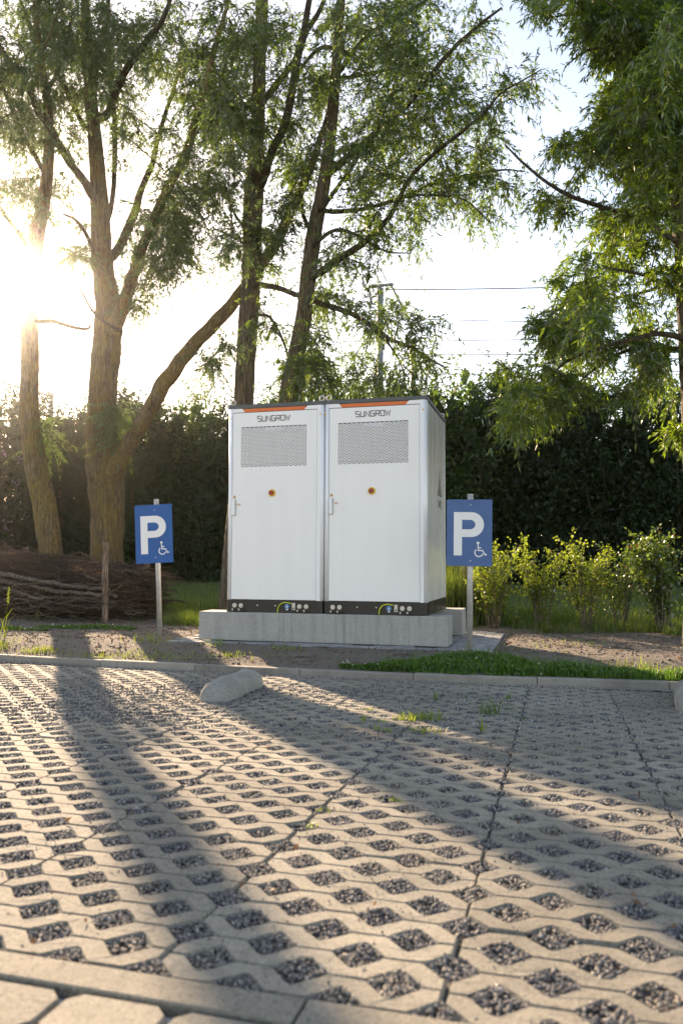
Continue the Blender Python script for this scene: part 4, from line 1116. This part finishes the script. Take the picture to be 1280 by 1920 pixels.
# ================================================================== tall dark hedge of shrubs beyond the verge
def hedge_shrub(px, top, halfw, Y, n, leafm, label, L=.13, bloom=0):
    c = at_y(px, 1000, Y); zt = at_y(px, top, Y)[2]; z0 = float(ground_z(0, 24))
    dep = np.dot(c - CAM, _fw); rx = halfw / F * dep; ry = rx * .9
    t = thing('hedge_shrub', label, 'shrub', (c[0], Y, z0), 0, 'tall shrubs forming the dark hedge')
    H = zt - z0
    acc = Acc()
    nc = 230
    th = rng.uniform(0, 6.283, nc); rr = np.sqrt(rng.uniform(0, 1, nc))
    C = np.stack([np.cos(th) * rr * rx * 1.1, np.sin(th) * rr * ry, rng.uniform(0, 1, nc) ** .9 * (H - .25) * (1 - .42 * rr ** 2.5)], 1)
    k = rng.integers(0, nc, n)
    # skirt of foliage down to the ground, clumped
    off = rng.normal(0, 1, (n, 3)) * np.array([.27, .27, .24])
    pos = C[k] + off; pos[:, 2] = np.abs(pos[:, 2])
    up = rng.uniform(0, 1, n) < .05
    d = rng.normal(0, 1, (n, 3)); d[:, 2] -= .25
    d = d + unit(off) * .6
    v, q = leaf_quads(pos, d, L * rng.uniform(.4, 1.4, n), L * .5 * rng.uniform(.6, 1.25, n), .2); acc.add(v, q, None, 0)
    nk = 420; th = rng.uniform(0, 6.283, nk); rr = np.sqrt(rng.uniform(0, .62, nk))
    core = np.stack([np.cos(th) * rr * rx, np.sin(th) * rr * ry * .6, rng.uniform(0, 1, nk) * (H - .7) * (1 - .5 * rr ** 2)], 1)
    v, q = leaf_quads(core, rng.normal(0, 1, (nk, 3)), .75, .5, .1); acc.add(v, q, None, 0)
    # loose shoots on top
    m = 64; a = C[np.argsort(C[:, 2])[-90:]][rng.integers(0, 90, m)]
    S = np.linspace(0, 1, 5); D = unit(rng.normal(0, .35, (m, 3)) + np.array([0, 0, 1.0])); Ls = rng.uniform(.4, 1.35, m)
    path = a[:, None] + D[:, None] * (Ls[:, None] * S)[..., None]
    vv, qq = thin_tubes(path, np.full((m, 5), .006)); acc.add(vv, qq, None, 1)
    tt = rng.uniform(0, 1, (m, 16)); bp = a[:, None] + D[:, None] * (Ls[:, None] * tt)[..., None]
    v, q = leaf_quads(bp.reshape(-1, 3), (D[:, None] * .5 + rng.normal(0, .6, (m, 16, 3))).reshape(-1, 3), L * .8, L * .4, .1); acc.add(v, q, None, 0)
    if bloom:
        bc = np.stack([rng.uniform(-rx, rx, 26), np.full(26, -ry * 1.15), rng.uniform(.5, H * .62, 26)], 1)
        bp = bc[rng.integers(0, 26, bloom)] + rng.normal(0, .07, (bloom, 3))
        v, q = leaf_quads(bp, rng.normal(0, 1, (bloom, 3)), .075, .06, 0); acc.add(v, q, None, 2)
    link('crown', acc.mesh('crown', [leafm, M['barkdark'], M['lilac']]), t)
    sa = Acc()
    for _ in range(5):
        b = np.array([rng.normal(0, rx * .2), rng.normal(0, ry * .2), -.05]); e = np.array([rng.normal(0, rx * .5), rng.normal(0, ry * .4), H * .8])
        s = catmull(np.array([b, (b + e) / 2 + rng.normal(0, .2, 3), e]), 5); v, q, tr = tube(s, np.linspace(.07, .015, len(s)), 6); sa.add(v, q, tr)
    link('stems', sa.mesh('stems', [M['barkdark']], (0, 0, 0), True), t)
    return t
for px, top, hw, mt, lab in ((-230, 760, 120, 'hedge2', 'tall dark shrub beyond the outer end of the brush pile'), (-90, 748, 105, 'hedge2', 'tall dark shrub behind the outer stretch of the brush pile'),
    (20, 752, 90, 'hedge2', 'tall greyish shrub with lilac blossom specks behind the slim willow'), (110, 775, 85, 'hedge2', 'tall dark shrub filling the gap between the slim and the stout willow'),
    (200, 735, 85, 'hedge', 'tall dark shrub hidden behind the stout forked willow trunk'), (290, 748, 80, 'hedge', 'tall dark shrub right behind the leaning parking sign'),
    (370, 742, 80, 'hedge_lit', 'tall green shrub between the leaning parking sign and the cabinets'), (455, 760, 85, 'hedge', 'tall shrub behind the straight upright willow trunk'),
    (540, 745, 80, 'hedge_lit', 'tall shrub behind the base of the leaning willow trunk'), (620, 722, 75, 'hedge_lit', 'shrub top in a sunlit green peeping over the seam of the cabinets'),
    (700, 735, 75, 'hedge_lit', 'shrub top in a sunlit green at the foot of the railway mast'), (780, 708, 80, 'hedge_lit', 'shrub in a sunlit green rising over the roof corner of the logo cabinet'),
    (860, 695, 85, 'hedge_lit', 'tall dark shrub directly behind the upright parking sign'), (945, 690, 90, 'hedge', 'tall dark shrub behind the airy shrub beside the upright sign'),
    (1040, 700, 95, 'hedge', 'tall dark shrub behind the second shrub of the low row'), (1140, 712, 95, 'hedge', 'tall dark shrub behind the pale-stemmed shrub of the low row'),
    (1240, 720, 95, 'hedge', 'tall dark shrub behind the dense dark end shrub of the low row'), (1350, 715, 105, 'hedge', 'tall dark shrub behind the trunk of the drooping willow'), (1480, 720, 110, 'hedge', 'tall dark shrub beyond the drooping willow at the hedge end')):
    hedge_shrub(px, top - 30 + rng.uniform(-16, 10), hw, 24.5 + rng.normal(0, .5), 15000, M[mt], lab, .155, 240 if px == 20 else 0)
# ================================================================== low shrubs in the sunny row
def low_shrub(px, base_py, top, hw, Y, nst, leaf_n, leafm, label, leafL=.041, deadfrac=.012):
    c = at_y(px, base_py, Y); z0 = float(ground_z(c[0], Y)); zt = at_y(px, top, Y)[2]; H = zt - z0
    dep = np.dot(c - CAM, _fw); R = hw / F * dep
    t = thing('low_shrub', label, 'shrub', (c[0], Y, z0), 0, 'low shrubs in a row along the soil bed')
    lv = Acc(); P = []
    for _ in range(nst):
        a = rng.uniform(0, 6.28); r = R * math.sqrt(rng.uniform(.05, 1))
        b = np.array([math.cos(a) * r * .22, math.sin(a) * r * .22, -.02]); e = np.array([math.cos(a) * r, math.sin(a) * r * .7, H * rng.uniform(.7, 1.0)])
        m = (b + e) / 2 + np.array([-math.cos(a) * r * .15, -math.sin(a) * r * .1, H * .08]) + rng.normal(0, .04, 3)
        s = catmull(np.array([b, m, e]), 7); v, q, tr = tube(s, np.linspace(.009, .002, len(s)), 5)
        ac = Acc(); ac.add(v, q, tr)
        link('stem', ac.mesh('stem', [M['deadwood']], (0, 0, 0), True), t)
        P.append(s[3:])
        for _ in range(7):
            k = rng.integers(4, len(s)); d = unit(rng.normal(0, .7, 3) + np.array([0, 0, .45])); L = rng.uniform(.1, .30) * (H + .2)
            tw = s[k] + d[None] * np.linspace(0, L, 6)[:, None] + np.array([0, 0, -.12]) * (np.linspace(0, 1, 6) ** 2)[:, None] * L
            v, q, tr = tube(tw, np.linspace(.003, .0012, 6), 3, 0, False); lv.add(v, q, None, 1); P.append(tw)
    P = np.vstack(P); k = rng.integers(0, len(P), leaf_n)
    pos = P[k] + rng.normal(0, .022, (leaf_n, 3)); d = rng.normal(0, 1, (leaf_n, 3)); d[:, 2] += .1
    v, q = leaf_quads(pos, d, leafL * rng.uniform(.6, 1.3, leaf_n), leafL * .68 * rng.uniform(.7, 1.2, leaf_n), .1)
    dead = (rng.uniform(0, 1, leaf_n) < deadfrac).astype(int) * 2
    lv.v.append(v); lv.q.append(q + lv.n); lv.qm.append(dead); lv.n += len(v)
    link('foliage', lv.mesh('foliage', [leafm, M['deadwood'], M['dryleaf']]), t)
low_shrub(925, 1170, 1030, 62, 10.3, 13, 2600, M['shrub'], 'airy yellow-green shrub with bare stems just beside the blue sign')
low_shrub(1015, 1165, 1030, 56, 10.7, 12, 2300, M['shrub'], 'yellow-green shrub second from the blue sign in the low row')
low_shrub(1100, 1170, 1022, 52, 10.5, 12, 2300, M['shrub'], 'yellow-green shrub third from the blue sign with a fan of pale stems')
low_shrub(1165, 1165, 1035, 50, 10.8, 11, 2100, M['shrubdark'], 'mid green shrub between the pale-stemmed one and the dense dark one', .038, .03)
low_shrub(1248, 1172, 1008, 72, 10.2, 18, 4200, M['shrubdark'], 'dense dark glossy shrub at the end of the low row', .048, .03)

# ================================================================== grass, clover, weeds
def stuff_obj(name, acc, mats, label, cat=None):
    o = link(name, acc.mesh(name, mats)); o['kind'] = 'stuff'; o['label'] = label
    if cat: o['category'] = cat
    return o
def scatter_xy(x0, x1, y0, y1, n, thresh=-9, sc=1.0):
    x = rng.uniform(x0, x1, n); y = rng.uniform(y0, y1, n)
    k = hnoise(x * sc, y * sc) + rng.normal(0, .12, n) > thresh
    x, y = x[k], y[k]
    return np.stack([x, y, ground_z(x, y) - .004], 1)
g = Acc()
def grass(p, h0, h1, w, lean=.45):
    n = len(p); v, q, t_ = blades(p, rng.uniform(h0, h1, n), w * rng.uniform(.7, 1.3, n), lean); g.add(v, q, t_, 0)
grass(scatter_xy(-11, 6, 12.5, 21, 22000), .07, .2, .013)
grass(scatter_xy(-9, 4.5, 11.2, 12.8, 14000, -.25), .08, .26, .009)
grass(scatter_xy(-1.4, 3.6, 10.6, 11.5, 8000, -.15), .06, .2, .007)
grass(scatter_xy(-.55, 3.4, 9.75, 10.7, 9000, .05, 1.6), .04, .18, .006)
grass(scatter_xy(-4.6, -1.0, 9.9, 11.4, 7000, -.2), .06, .2, .007)
grass(scatter_xy(-5.4, -3.8, 9.3, 11.2, 7000, -.1, 1.5), .05, .2, .006)
grass(scatter_xy(-1.9, -.75, 10.6, 12.2, 1600), .5, 1.05, .013, .3)
grass(scatter_xy(1.4, 3.4, 8.7, 9.8, 3500, .0, 1.5), .04, .15, .005)
grass(scatter_xy(-6.5, 2.5, 7.0, 9.6, 2600, .55, 2.0)[:700], .02, .07, .004)
stuff_obj('verge_grass', g, [M['grass']], 'uncut green grass on the verge behind the cabinets and shrubs', 'grass')

c_ = Acc()
def clover_patch(poly, n, hmin, hmax, size):
    """poly: list of (x, y_near, y_far)"""
    xs = np.array([p[0] for p in poly]); a = np.array([p[1] for p in poly]); b = np.array([p[2] for p in poly])
    x = rng.uniform(xs[0], xs[-1], n); y0 = np.interp(x, xs, a); y1 = np.interp(x, xs, b)
    u = rng.beta(1.1, 1.25, n); y = y0 + (y1 - y0) * u
    edge = np.minimum(u, 1 - u) * 4; edge = np.clip(edge, .25, 1)
    hump = .65 + .5 * hnoise(x * 2.2, y * 2.2)
    z = ground_z(x, np.maximum(y, 6.66)) + rng.uniform(hmin, hmax, n) * edge * hump
    pos = np.stack([x, y, z], 1)
    keep = hnoise(x * 3.7 + 5, y * 4.1) + .9 * (edge - .25) + rng.normal(0, .15, n) > -.12; pos = pos[keep]; n = len(pos)
    d = rng.normal(0, 1, (n, 3)); d[:, 2] = d[:, 2] * .45 + .1
    v, q = leaf_quads(pos, d, size * rng.uniform(.7, 1.3, n), size * .85 * rng.uniform(.7, 1.2, n), .05); c_.add(v, q, None, 0)
    k = max(8, n // 700); i = rng.integers(0, n, k)
    v, q = leaf_quads(np.repeat(pos[i] + np.array([0, 0, .025]), 6, 0), rng.normal(0, 1, (k * 6, 3)), .014, .008, 0); c_.add(v, q, None, 1)
clover_patch([(-1.62, 6.70, 6.74), (-1.4, 6.66, 6.95), (-1.0, 6.63, 7.2), (-.75, 6.60, 7.42), (-.45, 6.62, 7.38), (-.2, 6.66, 7.1), (.2, 6.70, 6.98), (.7, 6.78, 7.05), (1.3, 6.86, 7.2), (2.4, 7.1, 7.5)], 30000, .0, .10, .024)
clover_patch([(-1.85, 6.72, 6.80), (-1.70, 6.70, 6.86), (-1.58, 6.72, 6.80)], 700, 0, .05, .02)
clover_patch([(-6.3, 8.55, 8.7), (-5.7, 8.5, 8.85), (-5.0, 8.62, 8.8)], 2600, 0, .05, .024)
clover_patch([(-6.6, 8.2, 8.3), (-6.2, 8.1, 8.35), (-5.9, 8.25, 8.3)], 900, 0, .05, .022)
g2 = Acc()
for cx, cy, rx, ry, n, h in ((-5.8, 7.05, .16, .1, 900, .11), (-5.05, 6.98, .1, .06, 350, .06), (-4.3, 6.85, .25, .08, 260, .05), (-3.55, 6.9, .3, .08, 260, .05), (-2.9, 7.0, .25, .06, 160, .05), (-4.05, 7.45, .12, .08, 90, .12), (-6.7, 7.6, .35, .25, 220, .10), (-3.9, 7.0, .2, .1, 160, .05), (-2.55, 7.25, .1, .05, 70, .07), (-3.3, 7.35, .08, .05, 60, .09), (.15, 6.95, .3, .1, 300, .08), (.9, 7.0, .3, .1, 500, .10), (-.4, 8.1, .2, .2, 60, .05), (.3, 8.6, .2, .2, 80, .05)):
    n = n // 2 + 20; x = cx + rng.normal(0, rx, n); y = np.maximum(cy + rng.normal(0, ry, n), 6.68)
    p = np.stack([x, y, ground_z(x, y) - .003], 1)
    v, q, t_ = blades(p, h * rng.uniform(.5, 1.2, n), .005, .8); g2.add(v, q, t_, 0)
n = 3200; x = rng.uniform(-1.5, 2.3, n); y = KERB_Y(-.5) + .1 + rng.uniform(0, 1, n) ** 1.3 * np.interp(x, [-1.5, -.75, -.2, .5, 2.3], [.15, .7, .45, .3, .6])
y = np.maximum(y, 6.56 + .012 * (x + 1.6) ** 2 * 1.6 + .07)
v, q, t_ = blades(np.stack([x, y, ground_z(x, y)], 1), rng.uniform(.03, .15, n), .005, .7); c_.add(v, q, t_, 0)
stuff_obj('clover', c_, [M['clover'], M['blossom']], 'low dark green clover with small pale flowers along the kerb', 'clover')
stuff_obj('soil_grass', g2, [M['weed']], 'small bright grass patches on the bare soil behind the kerb', 'grass')
# litter, stones and twigs on the soil
s_ = Acc(); n = 1500
x = rng.uniform(-6.5, 2.2, n); y = rng.uniform(6.72, 9.8, n)
k = ~((x > -4.0) & (x < -.55) & (y > 7.5) & (y < 9.8)); x, y = x[k], y[k]; n = len(x)
pos = np.stack([x, y, ground_z(x, y) + .003], 1); d = rng.normal(0, 1, (n, 3)); d[:, 2] = np.abs(d[:, 2]) * .2
v, q = leaf_quads(pos, d, rng.uniform(.015, .05, n), rng.uniform(.006, .018, n), -.1); s_.add(v, q, None, 0)
m = 260; a = rng.uniform(0, 6.28, m); L = rng.uniform(.05, .28, m); i = rng.integers(0, n, m)
P = pos[i][:, None] + np.stack([np.cos(a), np.sin(a), np.zeros(m)], 1)[:, None] * (L[:, None] * np.linspace(0, 1, 4))[..., None] + rng.normal(0, .008, (m, 4, 3)) * np.array([1, 1, .3])
v, q = thin_tubes(P, np.full((m, 4), .003)); s_.add(v, q, None, 1)
n = 9000; x = rng.uniform(-7.5, 2.6, n); y = rng.uniform(6.70, 9.9, n); k = ~((x > -4.0) & (x < -.55) & (y > 7.5) & (y < 9.8)); x, y = x[k], y[k]; n = len(x)
s = .0035 + .012 * rng.uniform(0, 1, n) ** 3; pc = np.stack([x, y, ground_z(x, y) + s * .2], 1)
octa = np.array([[1, 0, 0], [-1, 0, 0], [0, 1, 0], [0, -1, 0], [0, 0, 1], [0, 0, -1]], float)
V = (octa[None] * s[:, None, None] * rng.uniform(.6, 1.5, (n, 1, 3)) + rng.normal(0, .3, (n, 6, 3)) * s[:, None, None] + pc[:, None, :])
f = np.array([[0, 2, 4], [2, 1, 4], [1, 3, 4], [3, 0, 4], [2, 0, 5], [1, 2, 5], [3, 1, 5], [0, 3, 5]])
s_.add(V.reshape(-1, 3), None, (np.arange(n)[:, None, None] * 6 + f[None]).reshape(-1, 3), 2)
stuff_obj('leaf_litter', s_, [M['dryleaf'], M['twig'], M['clod']], 'clods, dry leaves and twig bits scattered over the soil', 'litter')

def weed(px, py, n, h, sp, wd, lean, dark=False):
    c = on_park(px, py); c[2] = park_z(c[1]) - .012
    p = rng.normal(0, 1, (n, 3)) * np.array([sp, sp * .6, 0])
    v, q, t_ = blades(p, h * rng.uniform(.45, 1.1, n), wd * rng.uniform(.7, 1.3, n), lean)
    ac = Acc(); ac.add(v, q, t_)
    o = link('weed_tuft', ac.mesh('weed_tuft', [M['clover'] if dark else M['weed']])); o.location = tuple(c)
    return tag(o, 'small dark weed sprig growing in a shaded paving cell' if dark else 'small bright green grass tuft growing out of a paving cell', 'weed', 'dark weed sprigs between the grid slabs' if dark else 'bright grass tufts between the grid slabs')
for a in ((800, 1348, 60, .09, .05, .007, 1.4), (765, 1350, 40, .07, .03, .009, 1.1), (792, 1372, 45, .055, .045, .007, 1.5), (690, 1331, 14, .04, .02, .006, 1.2), (684, 1352, 12, .06, .012, .006, .7), (718, 1352, 14, .035, .03, .007, 1.2), (708, 1368, 12, .05, .015, .006, .9), (726, 1371, 16, .04, .018, .006, 1.2), (736, 1500, 20, .035, .016, .004, 1.5), (606, 1519, 22, .03, .022, .004, 1.5), (583, 1549, 16, .03, .01, .006, 1.2), (905, 1372, 10, .10, .008, .007, .5), (1083, 1402, 14, .03, .03, .004, 1.3), (410, 1290, 8, .04, .03, .005, 1.2), (257, 1270, 8, .03, .02, .005, 1.2)):
    weed(*a)
for a in ((918, 1338, 40, .13, .035, .006, .7), (815, 1314, 10, .10, .01, .007, .5), (951, 1310, 8, .07, .01, .006, .5), (950, 1328, 12, .05, .03, .005, 1.2), (870, 1308, 8, .05, .015, .005, .8), (982, 1350, 9, .05, .015, .006, .9)):
    weed(*a, True)
def tall_weed(px, py, n, h, label):
    c = on_z(px, py, -.05); c[2] = float(ground_z(c[0], c[1])) - .01
    ac = Acc(); p = rng.normal(0, 1, (n, 3)) * np.array([.03, .02, 0])
    v, q, t_ = blades(p, h * rng.uniform(.3, .8, n), .006, .6); ac.add(v, q, t_)
    s = np.stack([np.linspace(0, .05, 7), np.zeros(7), np.linspace(0, h, 7)], 1); v, q, t_ = tube(s, np.linspace(.003, .0015, 7), 4); ac.add(v, q, t_)
    k = 60; u = rng.uniform(.7, 1, k); b = np.stack([.05 * u, np.zeros(k), h * u], 1)
    v, q = leaf_quads(b, rng.normal(0, .5, (k, 3)) + np.array([0, 0, .8]), .022, .008, 0); ac.add(v, q)
    o = link('tall_weed', ac.mesh('tall_weed', [M['weed']])); o.location = tuple(c)
    return tag(o, label, 'weed')
tall_weed(8, 1195, 9, .55, 'tall seeding grass stalk in front of the brush pile')
tall_weed(70, 1165, 8, .30, 'short seeding grass stalk at the foot of the brush pile')

# ================================================================== brush pile and stakes
def stake(px, top, bot, w, Y, label, lean=0.0):
    a = at_y(px, top, Y); b = at_y(px + lean, bot, Y); b[2] = float(ground_z(b[0], Y)) - .08
    r = w / 2 / F * np.dot(a - CAM, _fw)
    s = np.linspace(b, a, 9) + rng.normal(0, .003, (9, 3)); ac = Acc()
    v, q, t_ = tube(s, np.full(9, r) * rng.uniform(.95, 1.05, 9), 12, .03); ac.add(v, q, t_)
    o = link('wooden_stake', ac.mesh('wooden_stake', [M['stake']], b, True)); o.location = tuple(b)
    return tag(o, label, 'stake', 'round wooden stakes')
stake(199, 1017, 1173, 11.5, 9.56, 'weathered wooden stake standing in front of the brush pile', -2)
stake(277, 1040, 1160, 10.5, 10.9, 'wooden stake at the brush pile end behind the leaning sign')
stake(50, 1025, 1150, 9.5, 11.6, 'grey wooden stake poking up behind the brush pile')
stake(873, 1050, 1142, 9.5, 11.0, 'wooden stake behind the upright sign pole')

def build_pile():
    x0, x1 = -10.5, at_y(283, 1100, 10.4)[0]
    t = thing('brush_pile', 'long dead hedge of stacked brown branches and twigs between wooden stakes', 'brush pile', ((x0 + x1) / 2, 10.5, SOIL))
    O = np.array([(x0 + x1) / 2, 10.5, SOIL])
    pxs = np.array([-300, 0, 60, 110, 150, 200, 250, 290]); tops = np.array([1028, 1030, 1040, 1052, 1062, 1062, 1066, 1078])
    def topz(x):
        X = np.array([at_y(p, 1050, 10.5)[0] for p in pxs]); Z = np.array([at_y(p, q, 10.5)[2] for p, q in zip(pxs, tops)])
        return np.interp(x, X, Z)
    # dark dense heart of the pile, made of packed twigs
    n = 3000
    L = rng.uniform(.35, 1.5, n); cx = rng.uniform(x0, x1 - .05, n); cy = 10.4 + rng.normal(0, .34, n)
    ht = topz(cx) - SOIL; u = rng.uniform(0, 1, n) ** .85
    cz = SOIL + .02 + u * ht * (1 - .35 * np.clip(np.abs(cy - 10.45) / .8, 0, 1) ** 2)
    ang = rng.normal(0, .30, n); el = rng.normal(-.03, .16, n)
    d = np.stack([np.cos(ang) * np.cos(el), np.sin(ang) * np.cos(el), np.sin(el)], 1)
    st = np.linspace(-.5, .5, 5)
    P = np.stack([cx, cy, cz], 1)[:, None] + d[:, None] * (L[:, None] * st)[..., None]
    P = P + rng.normal(0, .022, P.shape)
    P[..., 2] += (-(st ** 2) * 4 + 1)[None, :] * rng.normal(0, .03, (n, 1)); P[..., 2] = np.maximum(P[..., 2], SOIL + .005)
    over = P[..., 0] > x1 + .12; P[..., 0] = np.where(over, x1 + .12 - (P[..., 0] - x1 - .12) * .3, P[..., 0])
    R = (.004 + .013 * rng.uniform(0, 1, n) ** 2)[:, None] * np.linspace(1.1, .5, 5)[None]
    ac = Acc(); v, q = thin_tubes(P, R, 4); ac.add(v, q)
    # hair-fine shoots sticking out of the top
    n = 1500; cx = rng.uniform(x0, x1 - .2, n); cy = 10.4 + rng.normal(0, .35, n); cz = topz(cx) - rng.uniform(.0, .25, n)
    ang = rng.normal(0, .5, n) + rng.integers(0, 2, n) * np.pi; el = np.abs(rng.normal(.12, .16, n)); L = rng.uniform(.3, .9, n)
    d = np.stack([np.cos(ang) * np.cos(el), np.sin(ang) * np.cos(el), np.sin(el)], 1); st = np.linspace(0, 1, 5)
    P = np.stack([cx, cy, cz], 1)[:, None] + d[:, None] * (L[:, None] * st)[..., None]; P[..., 2] -= (st ** 2)[None] * L[:, None] * .25; P += rng.normal(0, .012, P.shape)
    v, q = thin_tubes(P, np.broadcast_to(np.linspace(.0035, .0015, 5), (n, 5)), 3); ac.add(v, q)
    m = 2600; x = rng.uniform(x0, x1, m); y = 10.3 + rng.normal(0, .35, m); z = SOIL + rng.uniform(.02, 1, m) ** .8 * (topz(x) - SOIL)
    v, q = leaf_quads(np.stack([x, y, z], 1), rng.normal(0, 1, (m, 3)), rng.uniform(.03, .07, m), .014, .2); ac.add(v, q, None, 1)
    o = link('twigs', ac.mesh('twigs', [M['twig'], M['dryleaf']], O), t); o['kind'] = 'stuff'
    def br(pts, Y, r0, r1):
        P = np.array([at_y(a, b, Y + (c if len(p) > 2 else 0)) for p in pts for a, b, c in [tuple(p) + (0,) * (3 - len(p))]])
        s = catmull(P, 6) ; s = s + rng.normal(0, .008, s.shape)
        ac = Acc(); v, q, t_ = tube(s, np.linspace(r0, r1, len(s)), 9, .06); ac.add(v, q, t_)
        link('branch', ac.mesh('branch', [M['deadwood']], O, True), t)
    br([(-60, 1066), (0, 1075), (60, 1088), (115, 1097), (160, 1101), (205, 1106)], 9.70, .040, .026)
    br([(-70, 1082), (0, 1090), (50, 1097), (100, 1108), (150, 1112), (200, 1116), (218, 1118)], 9.68, .036, .024)
    br([(-20, 1098), (30, 1108), (70, 1124), (110, 1132), (150, 1138), (175, 1140), (214, 1139)], 9.66, .028, .018)
    br([(20, 1108), (70, 1120), (110, 1122), (150, 1122), (190, 1126), (218, 1131)], 9.70, .024, .014)
    br([(30, 1122), (75, 1130), (120, 1145), (160, 1150)], 9.66, .012, .007)
    br([(0, 1136), (60, 1128), (120, 1122)], 9.68, .012, .006)
    br([(95, 1100), (118, 1118), (120, 1140), (108, 1060)], 9.62, .006, .003)
    br([(210, 1068), (245, 1072), (262, 1076)], 10.2, .030, .022)
    for _ in range(46):
        px = rng.uniform(0, 255); py = rng.uniform(1085, 1165); L = rng.uniform(30, 95); s = rng.normal(.06, .14)
        br([(px - L / 2, py - s * L / 2), (px, py + rng.normal(0, 3)), (px + L / 2, py + s * L / 2)], 9.74 + rng.uniform(-.06, .2), rng.uniform(.008, .018), .006)
build_pile()

# ================================================================== railway masts and wires
def bar(p, q, r, mat, parent, name, O, sides=4):
    s = np.linspace(np.asarray(p, float), np.asarray(q, float), 3); ac = Acc(); v, qd, t_ = tube(s, r, sides); ac.add(v, qd, t_)
    return link(name, ac.mesh(name, [mat], O), parent)
def mast(px, top, Y, w, label, arms):
    a = at_y(px, top, Y); b = a.copy(); b[0] = at_y(px, 1000, Y)[0]; b[2] = .1
    t = thing('railway_mast', label, 'mast', tuple(b)); k = np.dot(a - CAM, _fw) / F
    bar(b, at_y(px, top + arms.get('post', 0), Y), w * k * .7, M['mast'], t, 'post', b)
    return t, b, k
t, b, k = mast(712, 500, 33, 9.5, 'grey railway mast with a cross arm and insulators beyond the hedge', {'post': 40})
q = lambda x, y: at_y(x, y, 33)
bar(q(690, 538), q(737, 533), 3.2 * k, M['mast'], t, 'cross_arm', b)
bar(q(713, 528), q(713, 500), 1.1 * k, M['mast'], t, 'top_spike', b); bar(q(713, 502), q(724, 527), 1.1 * k, M['mast'], t, 'brace', b)
bar(q(733, 537), q(755, 577), 2.4 * k, M['mast'], t, 'strut', b); bar(q(750, 580), q(738, 610), 1.2 * k, M['mast'], t, 'brace', b); bar(q(698, 540), q(712, 566), 1.2 * k, M['mast'], t, 'brace', b)
bar(q(752, 579), q(763, 580), 1.4 * k, M['mast'], t, 'bracket', b); bar(q(757, 577), q(762, 572), 1.2 * k, M['mast'], t, 'bracket', b)
for p_, q_ in (((761, 564), (761, 574)), ((754, 586), (754, 596)), ((724, 535), (724, 545)), ((720, 644), (720, 656))): bar(q(*p_), q(*q_), 1.5 * k, M['insul'], t, 'insulator', b, 8)
t2, b2, k2 = mast(774, 640, 55, 7.5, 'farther grey railway mast half hidden by leaves', {'post': 0})
q2 = lambda x, y: at_y(x, y, 55)
bar(q2(763, 694), q2(793, 691), 1.8 * k2, M['mast'], t2, 'cross_arm', b2); bar(q2(786, 640), q2(787, 692), .8 * k2, M['mast'], t2, 'hanger', b2)
tg, bg_, kg = mast(97, 737, 38, 7, 'grey railway gantry post with a long beam behind the slim willow', {'post': 0})
q3 = lambda x, y: at_y(x, y, 38)
bar(q3(-90, 690), q3(100, 744), 2.6 * kg, M['mast'], tg, 'beam', bg_); bar(q3(12, 722), q3(13, 770), 1.0 * kg, M['mast'], tg, 'hanger', bg_)
def wire(p, q_, Y0, Y1, sag, label, r=.022):
    a = at_y(*p, Y0); b_ = at_y(*q_, Y1); s = np.linspace(a, b_, 13); u = np.linspace(0, 1, 13); s[:, 2] -= sag * 4 * u * (1 - u)
    ac = Acc(); v, qd, t_ = tube(s, r, 4); ac.add(v, qd, t_)
    o = link('overhead_wire', ac.mesh('overhead_wire', [M['wire']], a)); o.location = tuple(a)
    return tag(o, label, 'wire', 'railway overhead wires')
wire((722, 543), (1500, 520), 33, 33, .12, 'uppermost railway wire running from the mast cross arm', .026)
for i, (p, q_) in enumerate((((754, 597), (1500, 600)), ((640, 640), (1500, 618)), ((640, 662), (1500, 655)), ((560, 700), (1500, 690)))):
    wire(p, q_, 40, 40, .15, 'thin railway wire crossing the pale sky below the cross arm')
wire((-80, 560), (640, 618), 40, 40, .1, 'thin railway wire on the far side of the mast behind the willow trunks')

# ================================================================== thin haze added to spread a glare round the sun
def build_glare_haze():
    m = bpy.data.materials.new('glare_haze'); m.use_nodes = True
    nt = m.node_tree; nt.nodes.clear()
    out = nt.nodes.new('ShaderNodeOutputMaterial'); v = nt.nodes.new('ShaderNodeVolumePrincipled')
    v.inputs['Color'].default_value = (.95, .95, .93, 1); v.inputs['Density'].default_value = .0005; v.inputs['Anisotropy'].default_value = .96
    nt.links.new(v.outputs[0], out.inputs['Volume'])
    o = bm_obj('haze', box(-1300, 1300, -1300, 1600, -3.0, 17.0), m); o['kind'] = 'stuff'; o['label'] = 'thin haze added for the glare of the low sun'
build_glare_haze()
